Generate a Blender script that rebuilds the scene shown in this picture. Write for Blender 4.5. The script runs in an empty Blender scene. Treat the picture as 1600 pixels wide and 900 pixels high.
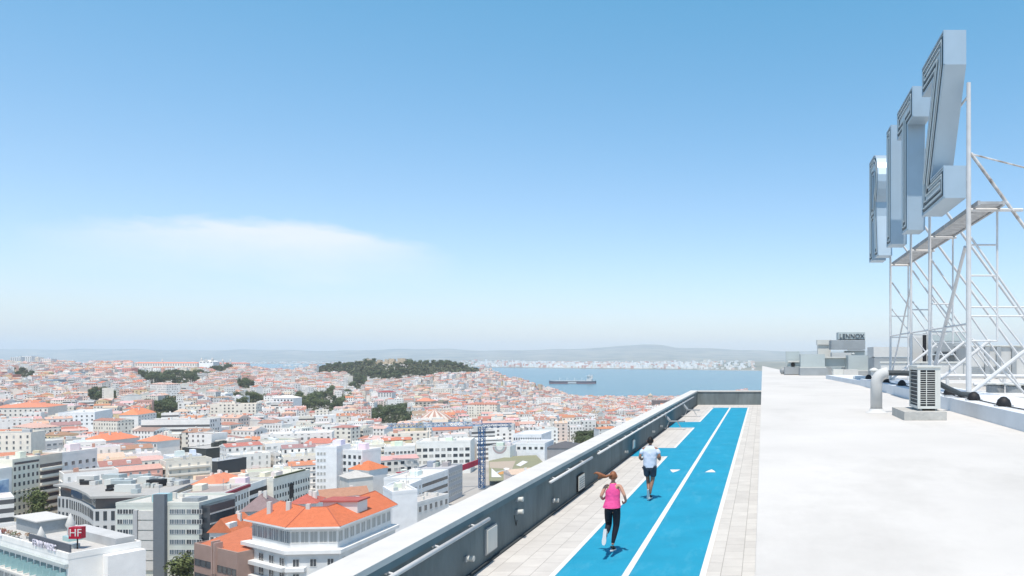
import bpy, bmesh, math, random
import numpy as np
from mathutils import Vector, Matrix
R = math.radians
rnd = random.Random(7)
scene = bpy.context.scene
COL = scene.collection
CZ = 140.0; F = 1200.0; VX = 1191.5; VY = 556.0     # eye height over the river, focal length and vanishing point in photo pixels
TZ = CZ-4.15; PZ = CZ-1.2                             # running track level, upper roof level

# ------------------------------------------------------------------ camera
cam = bpy.data.cameras.new('camera'); co = bpy.data.objects.new('camera', cam); COL.objects.link(co)
co.location = (0, 0, CZ); co.rotation_euler = (R(90), 0, 0)
cam.sensor_width = 36; cam.lens = 27; cam.shift_x = -0.2447; cam.shift_y = 0.06625
cam.clip_start = 0.1; cam.clip_end = 90000
scene.camera = co
# ------------------------------------------------------------------ sky and sun
SUN_EL, SUN_AZ = 69.0, 175.0      # azimuth measured from the track direction towards the right
world = bpy.data.worlds.new('World'); scene.world = world; world.use_nodes = True
wn = world.node_tree; wn.nodes.clear()
def N(nt, t, **k):
    n = nt.nodes.new(t)
    for a, b in k.items():
        if a == 'inp':
            for i, v in b.items(): n.inputs[i].default_value = v
        else: setattr(n, a, b)
    return n
def math_node(nt, op, a, b=None, c=None, clamp=False):
    n = nt.nodes.new('ShaderNodeMath'); n.operation = op; n.use_clamp = clamp
    for i, v in enumerate((a, b, c)):
        if v is None: continue
        if isinstance(v, (int, float)): n.inputs[i].default_value = v
        else: nt.links.new(v, n.inputs[i])
    return n.outputs[0]
out = N(wn, 'ShaderNodeOutputWorld'); bg = N(wn, 'ShaderNodeBackground'); bg.inputs[1].default_value = 0.108
sky = N(wn, 'ShaderNodeTexSky', sky_type='NISHITA'); sky.sun_disc = False
sky.sun_elevation = R(SUN_EL); sky.sun_rotation = R(SUN_AZ); sky.altitude = 140; sky.air_density = 1.0; sky.dust_density = 0.8; sky.ozone_density = 2.0
# thin high cloud bank: soft noise in direction space, low over the left horizon
tc = N(wn, 'ShaderNodeTexCoord'); sep = N(wn, 'ShaderNodeSeparateXYZ'); wn.links.new(tc.outputs['Generated'], sep.inputs[0])
az = math_node(wn, 'ARCTAN2', sep.outputs[0], sep.outputs[1]); el = math_node(wn, 'ARCSINE', sep.outputs[2])
cmb = N(wn, 'ShaderNodeCombineXYZ'); wn.links.new(math_node(wn, 'MULTIPLY', az, 5.0), cmb.inputs[0]); wn.links.new(math_node(wn, 'MULTIPLY', el, 16.0), cmb.inputs[1])
nz = N(wn, 'ShaderNodeTexNoise', inp={'Scale': 1.6, 'Detail': 7.0, 'Roughness': 0.62}); wn.links.new(cmb.outputs[0], nz.inputs['Vector'])
da = math_node(wn, 'DIVIDE', math_node(wn, 'ADD', az, 0.575), 0.20); da2 = math_node(wn, 'MULTIPLY', da, da)
nw = math_node(wn, 'MULTIPLY', math_node(wn, 'SUBTRACT', nz.outputs[0], 0.5), 0.05)
top = math_node(wn, 'SUBTRACT', 0.150, math_node(wn, 'MULTIPLY', da2, 0.022))
edge = math_node(wn, 'MULTIPLY', math_node(wn, 'ADD', math_node(wn, 'SUBTRACT', top, el), nw), 70.0, clamp=True)
low = math_node(wn, 'MULTIPLY', math_node(wn, 'SUBTRACT', math_node(wn, 'ADD', el, nw), 0.075), 16.0, clamp=True)
side = math_node(wn, 'SUBTRACT', 1.15, math_node(wn, 'MULTIPLY', da2, 1.12), clamp=True)
mask = math_node(wn, 'MULTIPLY', math_node(wn, 'MULTIPLY', edge, low), math_node(wn, 'MULTIPLY', side, 0.55))
mixc = N(wn, 'ShaderNodeMix', data_type='RGBA'); wn.links.new(mask, mixc.inputs['Factor']); 
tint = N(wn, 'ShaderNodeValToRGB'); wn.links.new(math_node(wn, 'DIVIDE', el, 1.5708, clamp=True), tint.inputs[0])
cr_ = tint.color_ramp; cr_.elements[0].position = 0.0; cr_.elements[0].color = (1.20, 1.13, 1.24, 1); cr_.elements[1].position = 0.9; cr_.elements[1].color = (1.15, 1.05, 0.95, 1)  # warm upper stop added in the unseen high sky to light shaded facades
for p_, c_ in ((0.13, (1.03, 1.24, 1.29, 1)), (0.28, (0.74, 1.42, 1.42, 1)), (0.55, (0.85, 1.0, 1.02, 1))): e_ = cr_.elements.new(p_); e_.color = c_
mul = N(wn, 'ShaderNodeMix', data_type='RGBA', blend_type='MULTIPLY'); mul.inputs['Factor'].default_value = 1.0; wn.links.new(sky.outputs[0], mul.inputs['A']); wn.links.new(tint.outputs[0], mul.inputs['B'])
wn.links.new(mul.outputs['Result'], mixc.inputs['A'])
mixc.inputs['B'].default_value = (8.0, 7.5, 7.8, 1)
wn.links.new(mixc.outputs['Result'], bg.inputs[0]); wn.links.new(bg.outputs[0], out.inputs[0])
sl = bpy.data.lights.new('sun', 'SUN'); sl.energy = 3.6; sl.angle = R(0.53); sl.color = (1.0, 0.93, 0.84)
so = bpy.data.objects.new('sun', sl); COL.objects.link(so)
sd = Vector((math.sin(R(SUN_AZ))*math.cos(R(SUN_EL)), math.cos(R(SUN_AZ))*math.cos(R(SUN_EL)), math.sin(R(SUN_EL))))
so.rotation_euler = sd.to_track_quat('Z', 'Y').to_euler(); so.location = (0, 0, 400)
scene.render.engine = 'CYCLES'
scene.view_settings.view_transform = 'Standard'; scene.view_settings.look = 'None'
scene.view_settings.exposure = 0.42; scene.view_settings.gamma = 1; scene.view_settings.use_curve_mapping = False
scene.cycles.volume_bounces = 1; scene.cycles.max_bounces = 6

# ------------------------------------------------------------------ materials
MATS = {}
def mat(name, col, rough=0.8, metal=0.0, noise=0.0, nscale=2.0, spec=0.3, bump=0.0, bscale=20.0, col2=None, stretch=None, detail=5.0):
    if name in MATS: return MATS[name]
    m = bpy.data.materials.new(name); m.use_nodes = True; nt = m.node_tree; b = nt.nodes['Principled BSDF']
    b.inputs['Base Color'].default_value = (*col, 1); b.inputs['Roughness'].default_value = rough; b.inputs['Metallic'].default_value = metal
    b.inputs['Specular IOR Level'].default_value = spec
    if noise or bump:
        t = N(nt, 'ShaderNodeTexCoord'); src = t.outputs['Object']
        if stretch:
            mp = N(nt, 'ShaderNodeMapping'); mp.inputs['Scale'].default_value = stretch; nt.links.new(src, mp.inputs[0]); src = mp.outputs[0]
    if noise:
        n = N(nt, 'ShaderNodeTexNoise', inp={'Scale': nscale, 'Detail': detail, 'Roughness': 0.6}); nt.links.new(src, n.inputs['Vector'])
        r = N(nt, 'ShaderNodeMapRange', inp={1: 0.3, 2: 0.7}); nt.links.new(n.outputs[0], r.inputs[0])
        mx = N(nt, 'ShaderNodeMix', data_type='RGBA'); nt.links.new(r.outputs[0], mx.inputs['Factor'])
        c2 = col2 or tuple(c*(1-noise) for c in col)
        mx.inputs['A'].default_value = (*c2, 1); mx.inputs['B'].default_value = (*col, 1)
        nt.links.new(mx.outputs['Result'], b.inputs['Base Color'])
    if bump:
        n2 = N(nt, 'ShaderNodeTexNoise', inp={'Scale': bscale, 'Detail': 4.0}); nt.links.new(src, n2.inputs['Vector'])
        bp = N(nt, 'ShaderNodeBump', inp={'Strength': bump, 'Distance': 0.05}); nt.links.new(n2.outputs[0], bp.inputs['Height']); nt.links.new(bp.outputs[0], b.inputs['Normal'])
    MATS[name] = m; return m
def wall_mat(name, windows=True):
    """wall whose colour is the house's own (Col) with window openings set out in metres along its UVs"""
    m = bpy.data.materials.new(name); m.use_nodes = True; nt = m.node_tree; b = nt.nodes['Principled BSDF']; b.inputs['Roughness'].default_value = 0.85
    a = N(nt, 'ShaderNodeVertexColor', layer_name='Col')
    t = N(nt, 'ShaderNodeTexCoord'); n = N(nt, 'ShaderNodeTexNoise', inp={'Scale': 0.35, 'Detail': 6.0}); nt.links.new(t.outputs['Object'], n.inputs['Vector'])
    hs = N(nt, 'ShaderNodeHueSaturation'); nt.links.new(a.outputs[0], hs.inputs['Color'])
    nt.links.new(math_node(nt, 'ADD', math_node(nt, 'MULTIPLY', n.outputs[0], 0.35), 0.83), hs.inputs['Value'])
    col = hs.outputs[0]
    if windows:
        uv = N(nt, 'ShaderNodeUVMap', uv_map='UVMap'); s = N(nt, 'ShaderNodeSeparateXYZ'); nt.links.new(uv.outputs[0], s.inputs[0])
        U = math_node(nt, 'DIVIDE', s.outputs[0], 2.7); V = math_node(nt, 'DIVIDE', s.outputs[1], 3.1)
        fu = math_node(nt, 'ABSOLUTE', math_node(nt, 'SUBTRACT', math_node(nt, 'FRACT', U), 0.5)); fv = math_node(nt, 'ABSOLUTE', math_node(nt, 'SUBTRACT', math_node(nt, 'FRACT', V), 0.52))
        m1 = math_node(nt, 'MULTIPLY', math_node(nt, 'LESS_THAN', fu, 0.19), math_node(nt, 'LESS_THAN', fv, 0.26))
        fl = N(nt, 'ShaderNodeCombineXYZ'); nt.links.new(math_node(nt, 'FLOOR', U), fl.inputs[0]); nt.links.new(math_node(nt, 'FLOOR', V), fl.inputs[1])
        wnz = N(nt, 'ShaderNodeTexWhiteNoise'); nt.links.new(fl.outputs[0], wnz.inputs[0])
        m1 = math_node(nt, 'MULTIPLY', m1, math_node(nt, 'GREATER_THAN', wnz.outputs[0], 0.15))
        mx = N(nt, 'ShaderNodeMix', data_type='RGBA'); nt.links.new(m1, mx.inputs['Factor']); nt.links.new(col, mx.inputs['A'])
        g = N(nt, 'ShaderNodeMix', data_type='RGBA'); nt.links.new(wnz.outputs[0], g.inputs['Factor']); g.inputs['A'].default_value = (0.30, 0.27, 0.25, 1); g.inputs['B'].default_value = (0.05, 0.06, 0.07, 1)
        nt.links.new(g.outputs['Result'], mx.inputs['B']); col = mx.outputs['Result']
    nt.links.new(col, b.inputs['Base Color']); MATS[name] = m; return m
def roof_mat(name):
    m = bpy.data.materials.new(name); m.use_nodes = True; nt = m.node_tree; b = nt.nodes['Principled BSDF']; b.inputs['Roughness'].default_value = 0.9; b.inputs['Specular IOR Level'].default_value = 0.15
    a = N(nt, 'ShaderNodeVertexColor', layer_name='Col'); t = N(nt, 'ShaderNodeTexCoord')
    n = N(nt, 'ShaderNodeTexNoise', inp={'Scale': 0.8, 'Detail': 8.0, 'Roughness': 0.7}); nt.links.new(t.outputs['Object'], n.inputs['Vector'])
    n2 = N(nt, 'ShaderNodeTexNoise', inp={'Scale': 6.0, 'Detail': 2.0}); nt.links.new(t.outputs['Object'], n2.inputs['Vector'])
    hs = N(nt, 'ShaderNodeHueSaturation'); nt.links.new(a.outputs[0], hs.inputs['Color'])
    v = math_node(nt, 'ADD', math_node(nt, 'MULTIPLY', n.outputs[0], 0.6), math_node(nt, 'MULTIPLY', n2.outputs[0], 0.6)); nt.links.new(math_node(nt, 'ADD', v, 0.38), hs.inputs['Value'])
    nt.links.new(hs.outputs[0], b.inputs['Base Color']); MATS[name] = m; return m
W_WIN = wall_mat('house wall with windows'); W_PLAIN = wall_mat('plain house wall', False); ROOF = roof_mat('roof covering')
WHITE = mat('white painted roof membrane', (0.625, 0.60, 0.565), 0.7, noise=0.15, nscale=0.3, bump=0.25, bscale=1.3, detail=8)
CAP = mat('white coping', (0.64, 0.62, 0.585), 0.7, noise=0.12, nscale=1.5)
DARKW = mat('slate green render', (0.185, 0.22, 0.228), 0.8, noise=0.35, nscale=1.3, bump=0.3, bscale=9, stretch=(1, 1, 0.35))
BLUE = mat('blue track surface', (0.018, 0.30, 0.475), 0.75, noise=0.16, nscale=0.8, bump=0.25, bscale=90, spec=0.2, detail=9)
LINE = mat('white track paint', (0.70, 0.69, 0.67), 0.7, noise=0.08, nscale=7)
STEELW = mat('white painted steel', (0.66, 0.66, 0.66), 0.5, noise=0.14, nscale=5)
RUST = mat('flaking paint on steel', (0.74, 0.73, 0.71), 0.6, noise=0.6, nscale=4, col2=(0.22, 0.17, 0.14))
LETTER = mat('letter sheet metal', (0.43, 0.53, 0.61), 0.45, metal=0.4, noise=0.1, nscale=1.2, spec=0.5)
LFACE = mat('letter face enamel', (0.66, 0.74, 0.78), 0.45, noise=0.12, nscale=3)
GROOVE = mat('neon channel', (0.07, 0.09, 0.10), 0.4)
NEON = mat('unlit neon glass', (0.75, 0.80, 0.80), 0.2, spec=0.6)
GALV = mat('galvanised sheet', (0.50, 0.55, 0.545), 0.5, metal=0.2, noise=0.12, nscale=1.0)
GALVD = mat('weathered grey duct', (0.36, 0.385, 0.40), 0.6, metal=0.1, noise=0.2, nscale=1.6)
GREYP = mat('grey panel', (0.60, 0.60, 0.585), 0.7, noise=0.14, nscale=1.2)
BLACK = mat('black rubber', (0.02, 0.02, 0.022), 0.6)
ACW = mat('off white casing', (0.66, 0.66, 0.62), 0.45, noise=0.08, nscale=4)
CONC = mat('pale concrete', (0.50, 0.49, 0.46), 0.9, noise=0.2, nscale=4, bump=0.3)
GLASS = mat('dark window glass', (0.045, 0.055, 0.065), 0.12, spec=0.8)
FRAME = mat('window frame', (0.72, 0.71, 0.68), 0.6)
TEALG = mat('pale teal glass', (0.35, 0.55, 0.56), 0.15, spec=0.7)
TRUNK = mat('bark', (0.10, 0.075, 0.055), 0.9, noise=0.4, nscale=3)

# ------------------------------------------------------------------ mesh helpers
STYLE = (1.0, False, False)
class MB:
    def __init__(s): s.v = []; s.f = []; s.m = []; s.c = []; s.uv = []
    def quad(s, p, mi=0, col=(1, 1, 1), uv=None):
        i = len(s.v); s.v += [tuple(q) for q in p]; s.f.append(tuple(range(i, i+len(p)))); s.m.append(mi); s.c.append(col)
        s.uv.append(uv or [(0.01, 0.01)]*len(p))
    def obox(s, c, ax, w, d, z0, z1, mi=0, col=(1, 1, 1), off=0.0):
        """oriented box: centre (x,y), angle ax, width w along axis, depth d, uv in metres"""
        ca, sa = math.cos(ax), math.sin(ax)
        P = [(c[0]+ca*x-sa*y, c[1]+sa*x+ca*y) for x, y in ((-w/2, -d/2), (w/2, -d/2), (w/2, d/2), (-w/2, d/2))]
        s.prism(P, z0, z1, mi, col, off)
    def prism(s, P, z0, z1, mi=0, col=(1, 1, 1), off=0.0, top=True, bottom=False, mtop=None, ctop=None):
        n = len(P); u = off; su, rib, blank = STYLE
        for i in range(n):
            a, b = P[i], P[(i+1) % n]; L = math.hypot(b[0]-a[0], b[1]-a[1])
            s.quad([(a[0], a[1], z0), (b[0], b[1], z0), (b[0], b[1], z1), (a[0], a[1], z1)], mi, col, [(1.35, 0), (1.35, 0), (1.35, z1-z0), (1.35, z1-z0)] if (rib and i % 2 == 0) else ([(0.01, 0)]*4 if (blank and i % 2) else [(u*su, 0), ((u+L)*su, 0), ((u+L)*su, z1-z0), (u*su, z1-z0)]))
            u += math.ceil(L/2.7)*2.7
        if top: s.quad([(p[0], p[1], z1) for p in P], mi if mtop is None else mtop, ctop or col)
        if bottom: s.quad([(p[0], p[1], z0) for p in P][::-1], mi, col)
    def box(s, x0, x1, y0, y1, z0, z1, mi=0, col=(1, 1, 1)):
        s.prism([(x0, y0), (x1, y0), (x1, y1), (x0, y1)], z0, z1, mi, col, bottom=True)
    def tube(s, a, b, r0, r1=None, n=8, mi=0, col=(1, 1, 1), caps=True):
        a = Vector(a); b = Vector(b); r1 = r0 if r1 is None else r1
        d = (b-a).normalized(); u = d.orthogonal().normalized(); w = d.cross(u)
        A = [a+(u*math.cos(t)+w*math.sin(t))*r0 for t in [2*math.pi*k/n for k in range(n)]]
        B = [b+(u*math.cos(t)+w*math.sin(t))*r1 for t in [2*math.pi*k/n for k in range(n)]]
        for k in range(n): s.quad([A[k], A[(k+1) % n], B[(k+1) % n], B[k]], mi, col)
        if caps: s.quad(A[::-1], mi, col); s.quad(B, mi, col)
    def sweep(s, P, r, n=14, mi=0):
        P = [Vector(p) for p in P]; rings = []
        for i, p in enumerate(P):
            d = (P[min(i+1, len(P)-1)]-P[max(i-1, 0)]).normalized(); u = Vector((0, 1, 0)); w = d.cross(u).normalized(); u = w.cross(d)
            rings.append([p+(u*math.cos(2*math.pi*k/n)+w*math.sin(2*math.pi*k/n))*r for k in range(n)])
        for A, B in zip(rings[:-1], rings[1:]):
            for k in range(n): s.quad([A[k], A[(k+1) % n], B[(k+1) % n], B[k]], mi)
        s.quad(rings[0][::-1], mi); s.quad(rings[-1], mi)
    def lathe(s, c, prof, n=16, mi=0, col=(1, 1, 1)):
        for (r0, z0), (r1, z1) in zip(prof[:-1], prof[1:]):
            for k in range(n):
                t0, t1 = 2*math.pi*k/n, 2*math.pi*(k+1)/n
                s.quad([(c[0]+r0*math.cos(t0), c[1]+r0*math.sin(t0), c[2]+z0), (c[0]+r0*math.cos(t1), c[1]+r0*math.sin(t1), c[2]+z0),
                        (c[0]+r1*math.cos(t1), c[1]+r1*math.sin(t1), c[2]+z1), (c[0]+r1*math.cos(t0), c[1]+r1*math.sin(t0), c[2]+z1)], mi, col)
    def build(s, name, mats, parent=None, smooth=False, merge=False):
        if not isinstance(mats, (list, tuple)): mats = [mats]
        o_ = Vector((0, 0, 0))
        if parent is not None: o_ = Vector(parent['_o'])
        elif s.v:
            a = np.array(s.v); o_ = Vector(((a[:, 0].min()+a[:, 0].max())/2, (a[:, 1].min()+a[:, 1].max())/2, a[:, 2].min()))
        me = bpy.data.meshes.new(name)
        me.from_pydata([(v[0]-o_.x, v[1]-o_.y, v[2]-o_.z) for v in s.v], [], s.f)
        for m in mats: me.materials.append(m)
        me.polygons.foreach_set('material_index', s.m)
        ca = me.color_attributes.new('Col', 'FLOAT_COLOR', 'CORNER'); uvl = me.uv_layers.new(name='UVMap')
        cc = []; uu = []
        for f, c, uv in zip(s.f, s.c, s.uv):
            cc += [c[0], c[1], c[2], 1.0]*len(f)
            for q in uv: uu += [q[0], q[1]]
        ca.data.foreach_set('color', cc); uvl.data.foreach_set('uv', uu)
        if merge or smooth:
            bm = bmesh.new(); bm.from_mesh(me); bmesh.ops.remove_doubles(bm, verts=bm.verts, dist=0.0005); bm.to_mesh(me); bm.free()
        if smooth: me.polygons.foreach_set('use_smooth', [True]*len(me.polygons))
        me.update()
        o = bpy.data.objects.new(name, me); COL.objects.link(o)
        if parent is not None: o.parent = parent
        else: o.location = o_
        return o
def thing(name, label, cat, loc, group=None, rz=0.0):
    o = bpy.data.objects.new(name, None); COL.objects.link(o); o.location = loc; o.rotation_euler = (0, 0, rz)
    o.empty_display_size = 0.3; o['_o'] = (0.0, 0.0, 0.0) ; o['label'] = label; o['category'] = cat
    if group: o['group'] = group
    return o
def wthing(name, label, cat, loc, group=None):
    """a thing whose part meshes are given in world coordinates"""
    o = thing(name, label, cat, loc, group); o['_o'] = tuple(float(q) for q in loc); return o
def tag(o, label, cat, group=None):
    o['label'] = label; o['category'] = cat
    if group: o['group'] = group
    return o
def struct(o): o['kind'] = 'structure'; return o
def Pz(px, py, z):
    Y = (CZ-z)*F/(py-VY); return ((px-VX)/F*Y, Y)
def Xat(px, Y): return (px-VX)/F*Y
def Zat(py, Y): return CZ-(py-VY)/F*Y
def proj(x, y, z): return (VX+F*x/y, VY+F*(CZ-z)/y)

# ------------------------------------------------------------------ terrain
TC = np.array([-900, 0, 200, 350, 450, 520, 600, 700, 745, 800, 850, 900, 1100, 1190, 2600.0])
TR = np.array([0, 400, 800, 1200, 1600, 1900, 2250, 2600, 3000, 3600.0])
T = np.array([
 [72]*15, [72]*15,
 [70, 70, 70, 68, 66, 64, 62, 62, 62, 62, 60, 60, 58, 58, 58],
 [82, 82, 82, 78, 68, 60, 56, 54, 50, 46, 44, 42, 42, 45, 45],
 [98, 98, 96, 92, 80, 68, 62, 56, 50, 42, 34, 25, 25, 30, 30],
 [108, 108, 106, 99, 84, 92, 96, 92, 74, 50, 36, 16, 14, 28, 28],
 [110, 110, 108, 103, 84, 110, 119, 116, 98, 64, 34, 5, 4, 24, 24],
 [60, 60, 60, 60, 30, 60, 70, 60, 30, 5, -4, -6, -6, 18, 18],
 [-6]*15, [-8]*15], float)
def ground(x, y):
    y = max(y, 1.0); px = VX+F*x/max(y, 150.0)
    i = min(max(np.searchsorted(TC, px)-1, 0), len(TC)-2); j = min(max(np.searchsorted(TR, y)-1, 0), len(TR)-2)
    a = min(max((px-TC[i])/(TC[i+1]-TC[i]), 0), 1); b = min(max((y-TR[j])/(TR[j+1]-TR[j]), 0), 1)
    a = a*a*(3-2*a); b2 = b
    return float((T[j, i]*(1-a)+T[j, i+1]*a)*(1-b2)+(T[j+1, i]*(1-a)+T[j+1, i+1]*a)*b2)
def hit(px, py, lift=0.0, y0=150.0):
    """where the sight line through a photo pixel meets the ground"""
    Y = y0
    while Y < 3000:
        if Zat(py, Y) <= ground(Xat(px, Y), Y)+lift: break
        Y *= 1.01
    return Xat(px, Y), Y

CITYG = mat('pale street ground', (0.46, 0.44, 0.41), 0.95, noise=0.3, nscale=0.03)
mb = MB(); us = np.linspace(-1.9, 1.1, 90); ys = np.concatenate([np.linspace(1, 400, 8), np.linspace(450, 3600, 90)])
grid = [[(u*max(Y, 150), Y, ground(u*max(Y, 150), Y)-0.3) for u in us] for Y in ys]
for j in range(len(ys)-1):
    for i in range(len(us)-1): mb.quad([grid[j][i], grid[j][i+1], grid[j+1][i+1], grid[j+1][i]])
struct(mb.build('ground', CITYG, smooth=True))
WATER = mat('river water', (0.02, 0.10, 0.15), 0.22, bump=0.5, bscale=0.012, spec=0.5)
nt = WATER.node_tree; bnode = nt.nodes['Principled BSDF']
t_ = N(nt, 'ShaderNodeTexCoord'); mp_ = N(nt, 'ShaderNodeMapping'); mp_.inputs['Scale'].default_value = (0.0012, 0.004, 1); nt.links.new(t_.outputs['Object'], mp_.inputs[0])
n_ = N(nt, 'ShaderNodeTexNoise', inp={'Scale': 1.0, 'Detail': 6.0}); nt.links.new(mp_.outputs[0], n_.inputs['Vector'])
m_ = N(nt, 'ShaderNodeMix', data_type='RGBA'); m_.inputs['A'].default_value = (0.015, 0.10, 0.16, 1); m_.inputs['B'].default_value = (0.03, 0.16, 0.20, 1)
nt.links.new(n_.outputs[0], m_.inputs['Factor']); nt.links.new(m_.outputs['Result'], bnode.inputs['Base Color'])
mb = MB(); mb.quad([(-42000, 1500, 0), (34000, 1500, 0), (34000, 33000, 0), (-42000, 33000, 0)])
struct(mb.build('river', WATER))
# far bank: low shore, rising country, then ridges of hills
def fshore(px): return float(np.interp(px, [-400, 200, 400, 560, 700, 760, 850, 1000, 1080, 1140, 1300, 2400], [12500, 12500, 13500, 12000, 10500, 9300, 8700, 8000, 7700, 7300, 6900, 6900]))
def fcrest(px):
    base = float(np.interp(px, [-400, 0, 300, 500, 640, 700, 760, 850, 900, 940, 970, 1005, 1035, 1055, 1100, 1170, 1300, 2400], [546.5, 545, 546.5, 547.5, 546, 545, 547, 547, 545.5, 543, 539.5, 537, 539, 543, 545, 547, 549, 549]))
    return base+0.8*math.sin(px/37.0)+0.5*math.sin(px/13.0+1)
fu = np.linspace(-600, 1900, 220); fr = [0, 0.02, 0.06, 0.15, 0.3, 0.5, 0.75, 1.0, 1.12]
def fheight(px, t):
    sh = fshore(px); Y = sh+(24000-sh)*t
    zc = CZ+(VY-fcrest(px))*24000/F
    mid = 10+55*math.exp(-((t-0.16)/0.1)**2)*(0.6+0.4*math.sin(px/90.0+0.7))
    if t == 0: z = -1
    elif t <= 0.5: z = 3+mid*min(1, t/0.06)*(1 if px > 720 else 0.45)
    elif t <= 1.0: z = 8+(zc-8)*((t-0.5)/0.5)**1.6*(1+0.0*px)
    else: z = zc*0.5
    return (Xat(px, Y), Y, z)
mb = MB(); g2 = [[fheight(p, t) for p in fu] for t in fr]
for j in range(len(fr)-1):
    for i in range(len(fu)-1): mb.quad([g2[j][i], g2[j][i+1], g2[j+1][i+1], g2[j+1][i]])
struct(mb.build('hills', mat('far country', (0.05, 0.075, 0.05), 0.95, noise=0.55, nscale=0.0016, col2=(0.34, 0.30, 0.22), detail=8), smooth=True))
# haze: one closed box of pale air
hz = MB(); hz.box(-41000, 33000, -60, 31000, -10, 640)
hm = bpy.data.materials.new('haze'); hm.use_nodes = True; hm.node_tree.nodes.clear()
ho = N(hm.node_tree, 'ShaderNodeOutputMaterial'); hp = N(hm.node_tree, 'ShaderNodeVolumePrincipled')
hp.inputs['Color'].default_value = (0.82, 0.91, 1.0, 1); hp.inputs['Density'].default_value = 5.0e-5; hp.inputs['Anisotropy'].default_value = -0.15
hm.node_tree.links.new(hp.outputs[0], ho.inputs['Volume'])
h = hz.build('haze', hm); h['kind'] = 'stuff'; tag(h, 'pale blue summer haze over city, river and hills', 'haze')

# ------------------------------------------------------------------ hotel roof: track, paving, parapets
XW = -5.55; TE = 65.0
def paving():
    m = bpy.data.materials.new('paving slabs'); m.use_nodes = True; nt = m.node_tree; b = nt.nodes['Principled BSDF']; b.inputs['Roughness'].default_value = 0.85
    t = N(nt, 'ShaderNodeTexCoord'); br = N(nt, 'ShaderNodeTexBrick', offset=0.5, squash=1.0, inp={'Scale': 1.0, 'Mortar Size': 0.007, 'Mortar Smooth': 0.2, 'Bias': 0.0, 'Brick Width': 0.6, 'Row Height': 0.4})
    mp = N(nt, 'ShaderNodeMapping'); mp.inputs['Rotation'].default_value = (0, 0, R(90)); nt.links.new(t.outputs['Object'], mp.inputs[0]); nt.links.new(mp.outputs[0], br.inputs['Vector'])
    br.inputs['Color1'].default_value = (0.55, 0.53, 0.50, 1); br.inputs['Color2'].default_value = (0.49, 0.47, 0.445, 1); br.inputs['Mortar'].default_value = (0.29, 0.275, 0.255, 1)
    n = N(nt, 'ShaderNodeTexNoise', inp={'Scale': 1.6, 'Detail': 8.0, 'Roughness': 0.65}); nt.links.new(t.outputs['Object'], n.inputs['Vector'])
    hs = N(nt, 'ShaderNodeHueSaturation'); nt.links.new(br.outputs[0], hs.inputs['Color']); nt.links.new(math_node(nt, 'ADD', math_node(nt, 'MULTIPLY', n.outputs[0], 0.45), 0.80), hs.inputs['Value'])
    nt.links.new(hs.outputs[0], b.inputs['Base Color']); return m
mb = MB(); mb.box(XW+0.002, -0.045, -6, TE-0.002, TZ-0.3, TZ)
struct(mb.build('roof_paving', paving()))
def wear(m, col, sc, lo, hi, amt, stretch=(1, .25, 1)):
    nt = m.node_tree; b = nt.nodes['Principled BSDF']; src = b.inputs['Base Color'].links[0].from_socket
    t = N(nt, 'ShaderNodeTexCoord'); mp = N(nt, 'ShaderNodeMapping'); mp.inputs['Scale'].default_value = stretch; nt.links.new(t.outputs['Object'], mp.inputs[0])
    n = N(nt, 'ShaderNodeTexNoise', inp={'Scale': sc, 'Detail': 9.0, 'Roughness': .7}); nt.links.new(mp.outputs[0], n.inputs['Vector'])
    r = N(nt, 'ShaderNodeMapRange', inp={1: lo, 2: hi, 4: amt}); nt.links.new(n.outputs[0], r.inputs[0])
    x = N(nt, 'ShaderNodeMix', data_type='RGBA'); nt.links.new(r.outputs[0], x.inputs['Factor']); nt.links.new(src, x.inputs['A']); x.inputs['B'].default_value = (*col, 1); nt.links.new(x.outputs['Result'], b.inputs['Base Color'])
wear(BLUE, (.10, .38, .52), 2.6, .52, .75, .45); wear(BLUE, (.01, .16, .30), 1.1, .55, .8, .5, (1, 1, 1))
wear(LINE, (.25, .45, .52), 9, .58, .75, .5, (1, 1, 1)); wear(WHITE, (.42, .40, .37), .5, .54, .78, .6, (1, .6, 1)); wear(WHITE, (.46, .45, .42), 5, .62, .8, .5, (1, 1, 1))
wear(CAP, (.42, .40, .37), 1.2, .6, .8, .6, (1, .3, 1))
wear(DARKW, (.26, .30, .30), .9, .5, .75, .45, (1, 1, .25)); wear(DARKW, (.07, .09, .095), 2.2, .56, .75, .6, (1, 1, .12))
# blue track as one sheet with the three paving islands cut out along the wall
XR, XL = -1.15, -3.97
mb = MB(); z = TZ+0.004
mb.quad([(XL, -6, z), (XR, -6, z), (XR, 61.6, z), (XL, 61.6, z)])
for a, b in ((31.5, 34.7), (44.2, 48.3)): mb.quad([(XW+0.08, a, z), (XL, a, z), (XL, b, z), (XW+0.08, b, z)])
struct(mb.build('running_track', BLUE))
mb = MB(); z = TZ+0.008
def strip(x0, x1, y0, y1): mb.quad([(x0, y0, z), (x1, y0, z), (x1, y1, z), (x0, y1, z)])
strip(-2.655, -2.525, -6, 61.4)
strip(XR-0.04, XR+0.08, -6, 61.4)
for a, b in ((-6, 31.5), (34.7, 44.2), (48.3, 60.6)): strip(XL-0.05, XL+0.06, a, b)
for a in (31.5, 44.2): strip(XW+0.08, XL+0.06, a, a+0.14)
for a in (34.7, 48.3): strip(XW+0.08, XL+0.06, a-0.14, a)
# rounded far end of the lane lines
for k in range(8):
    t0, t1 = R(90*k/8), R(90*(k+1)/8)
    p = lambda t, r: (XL+0.8-0.8*math.cos(t)*r, 60.6+0.8*math.sin(t)*r, z)
    mb.quad([p(t0, 0.93), p(t0, 1.07), p(t1, 1.07), p(t1, 0.93)])
strip(XL+0.8, XR+1.1, 61.4, 61.6)
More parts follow.
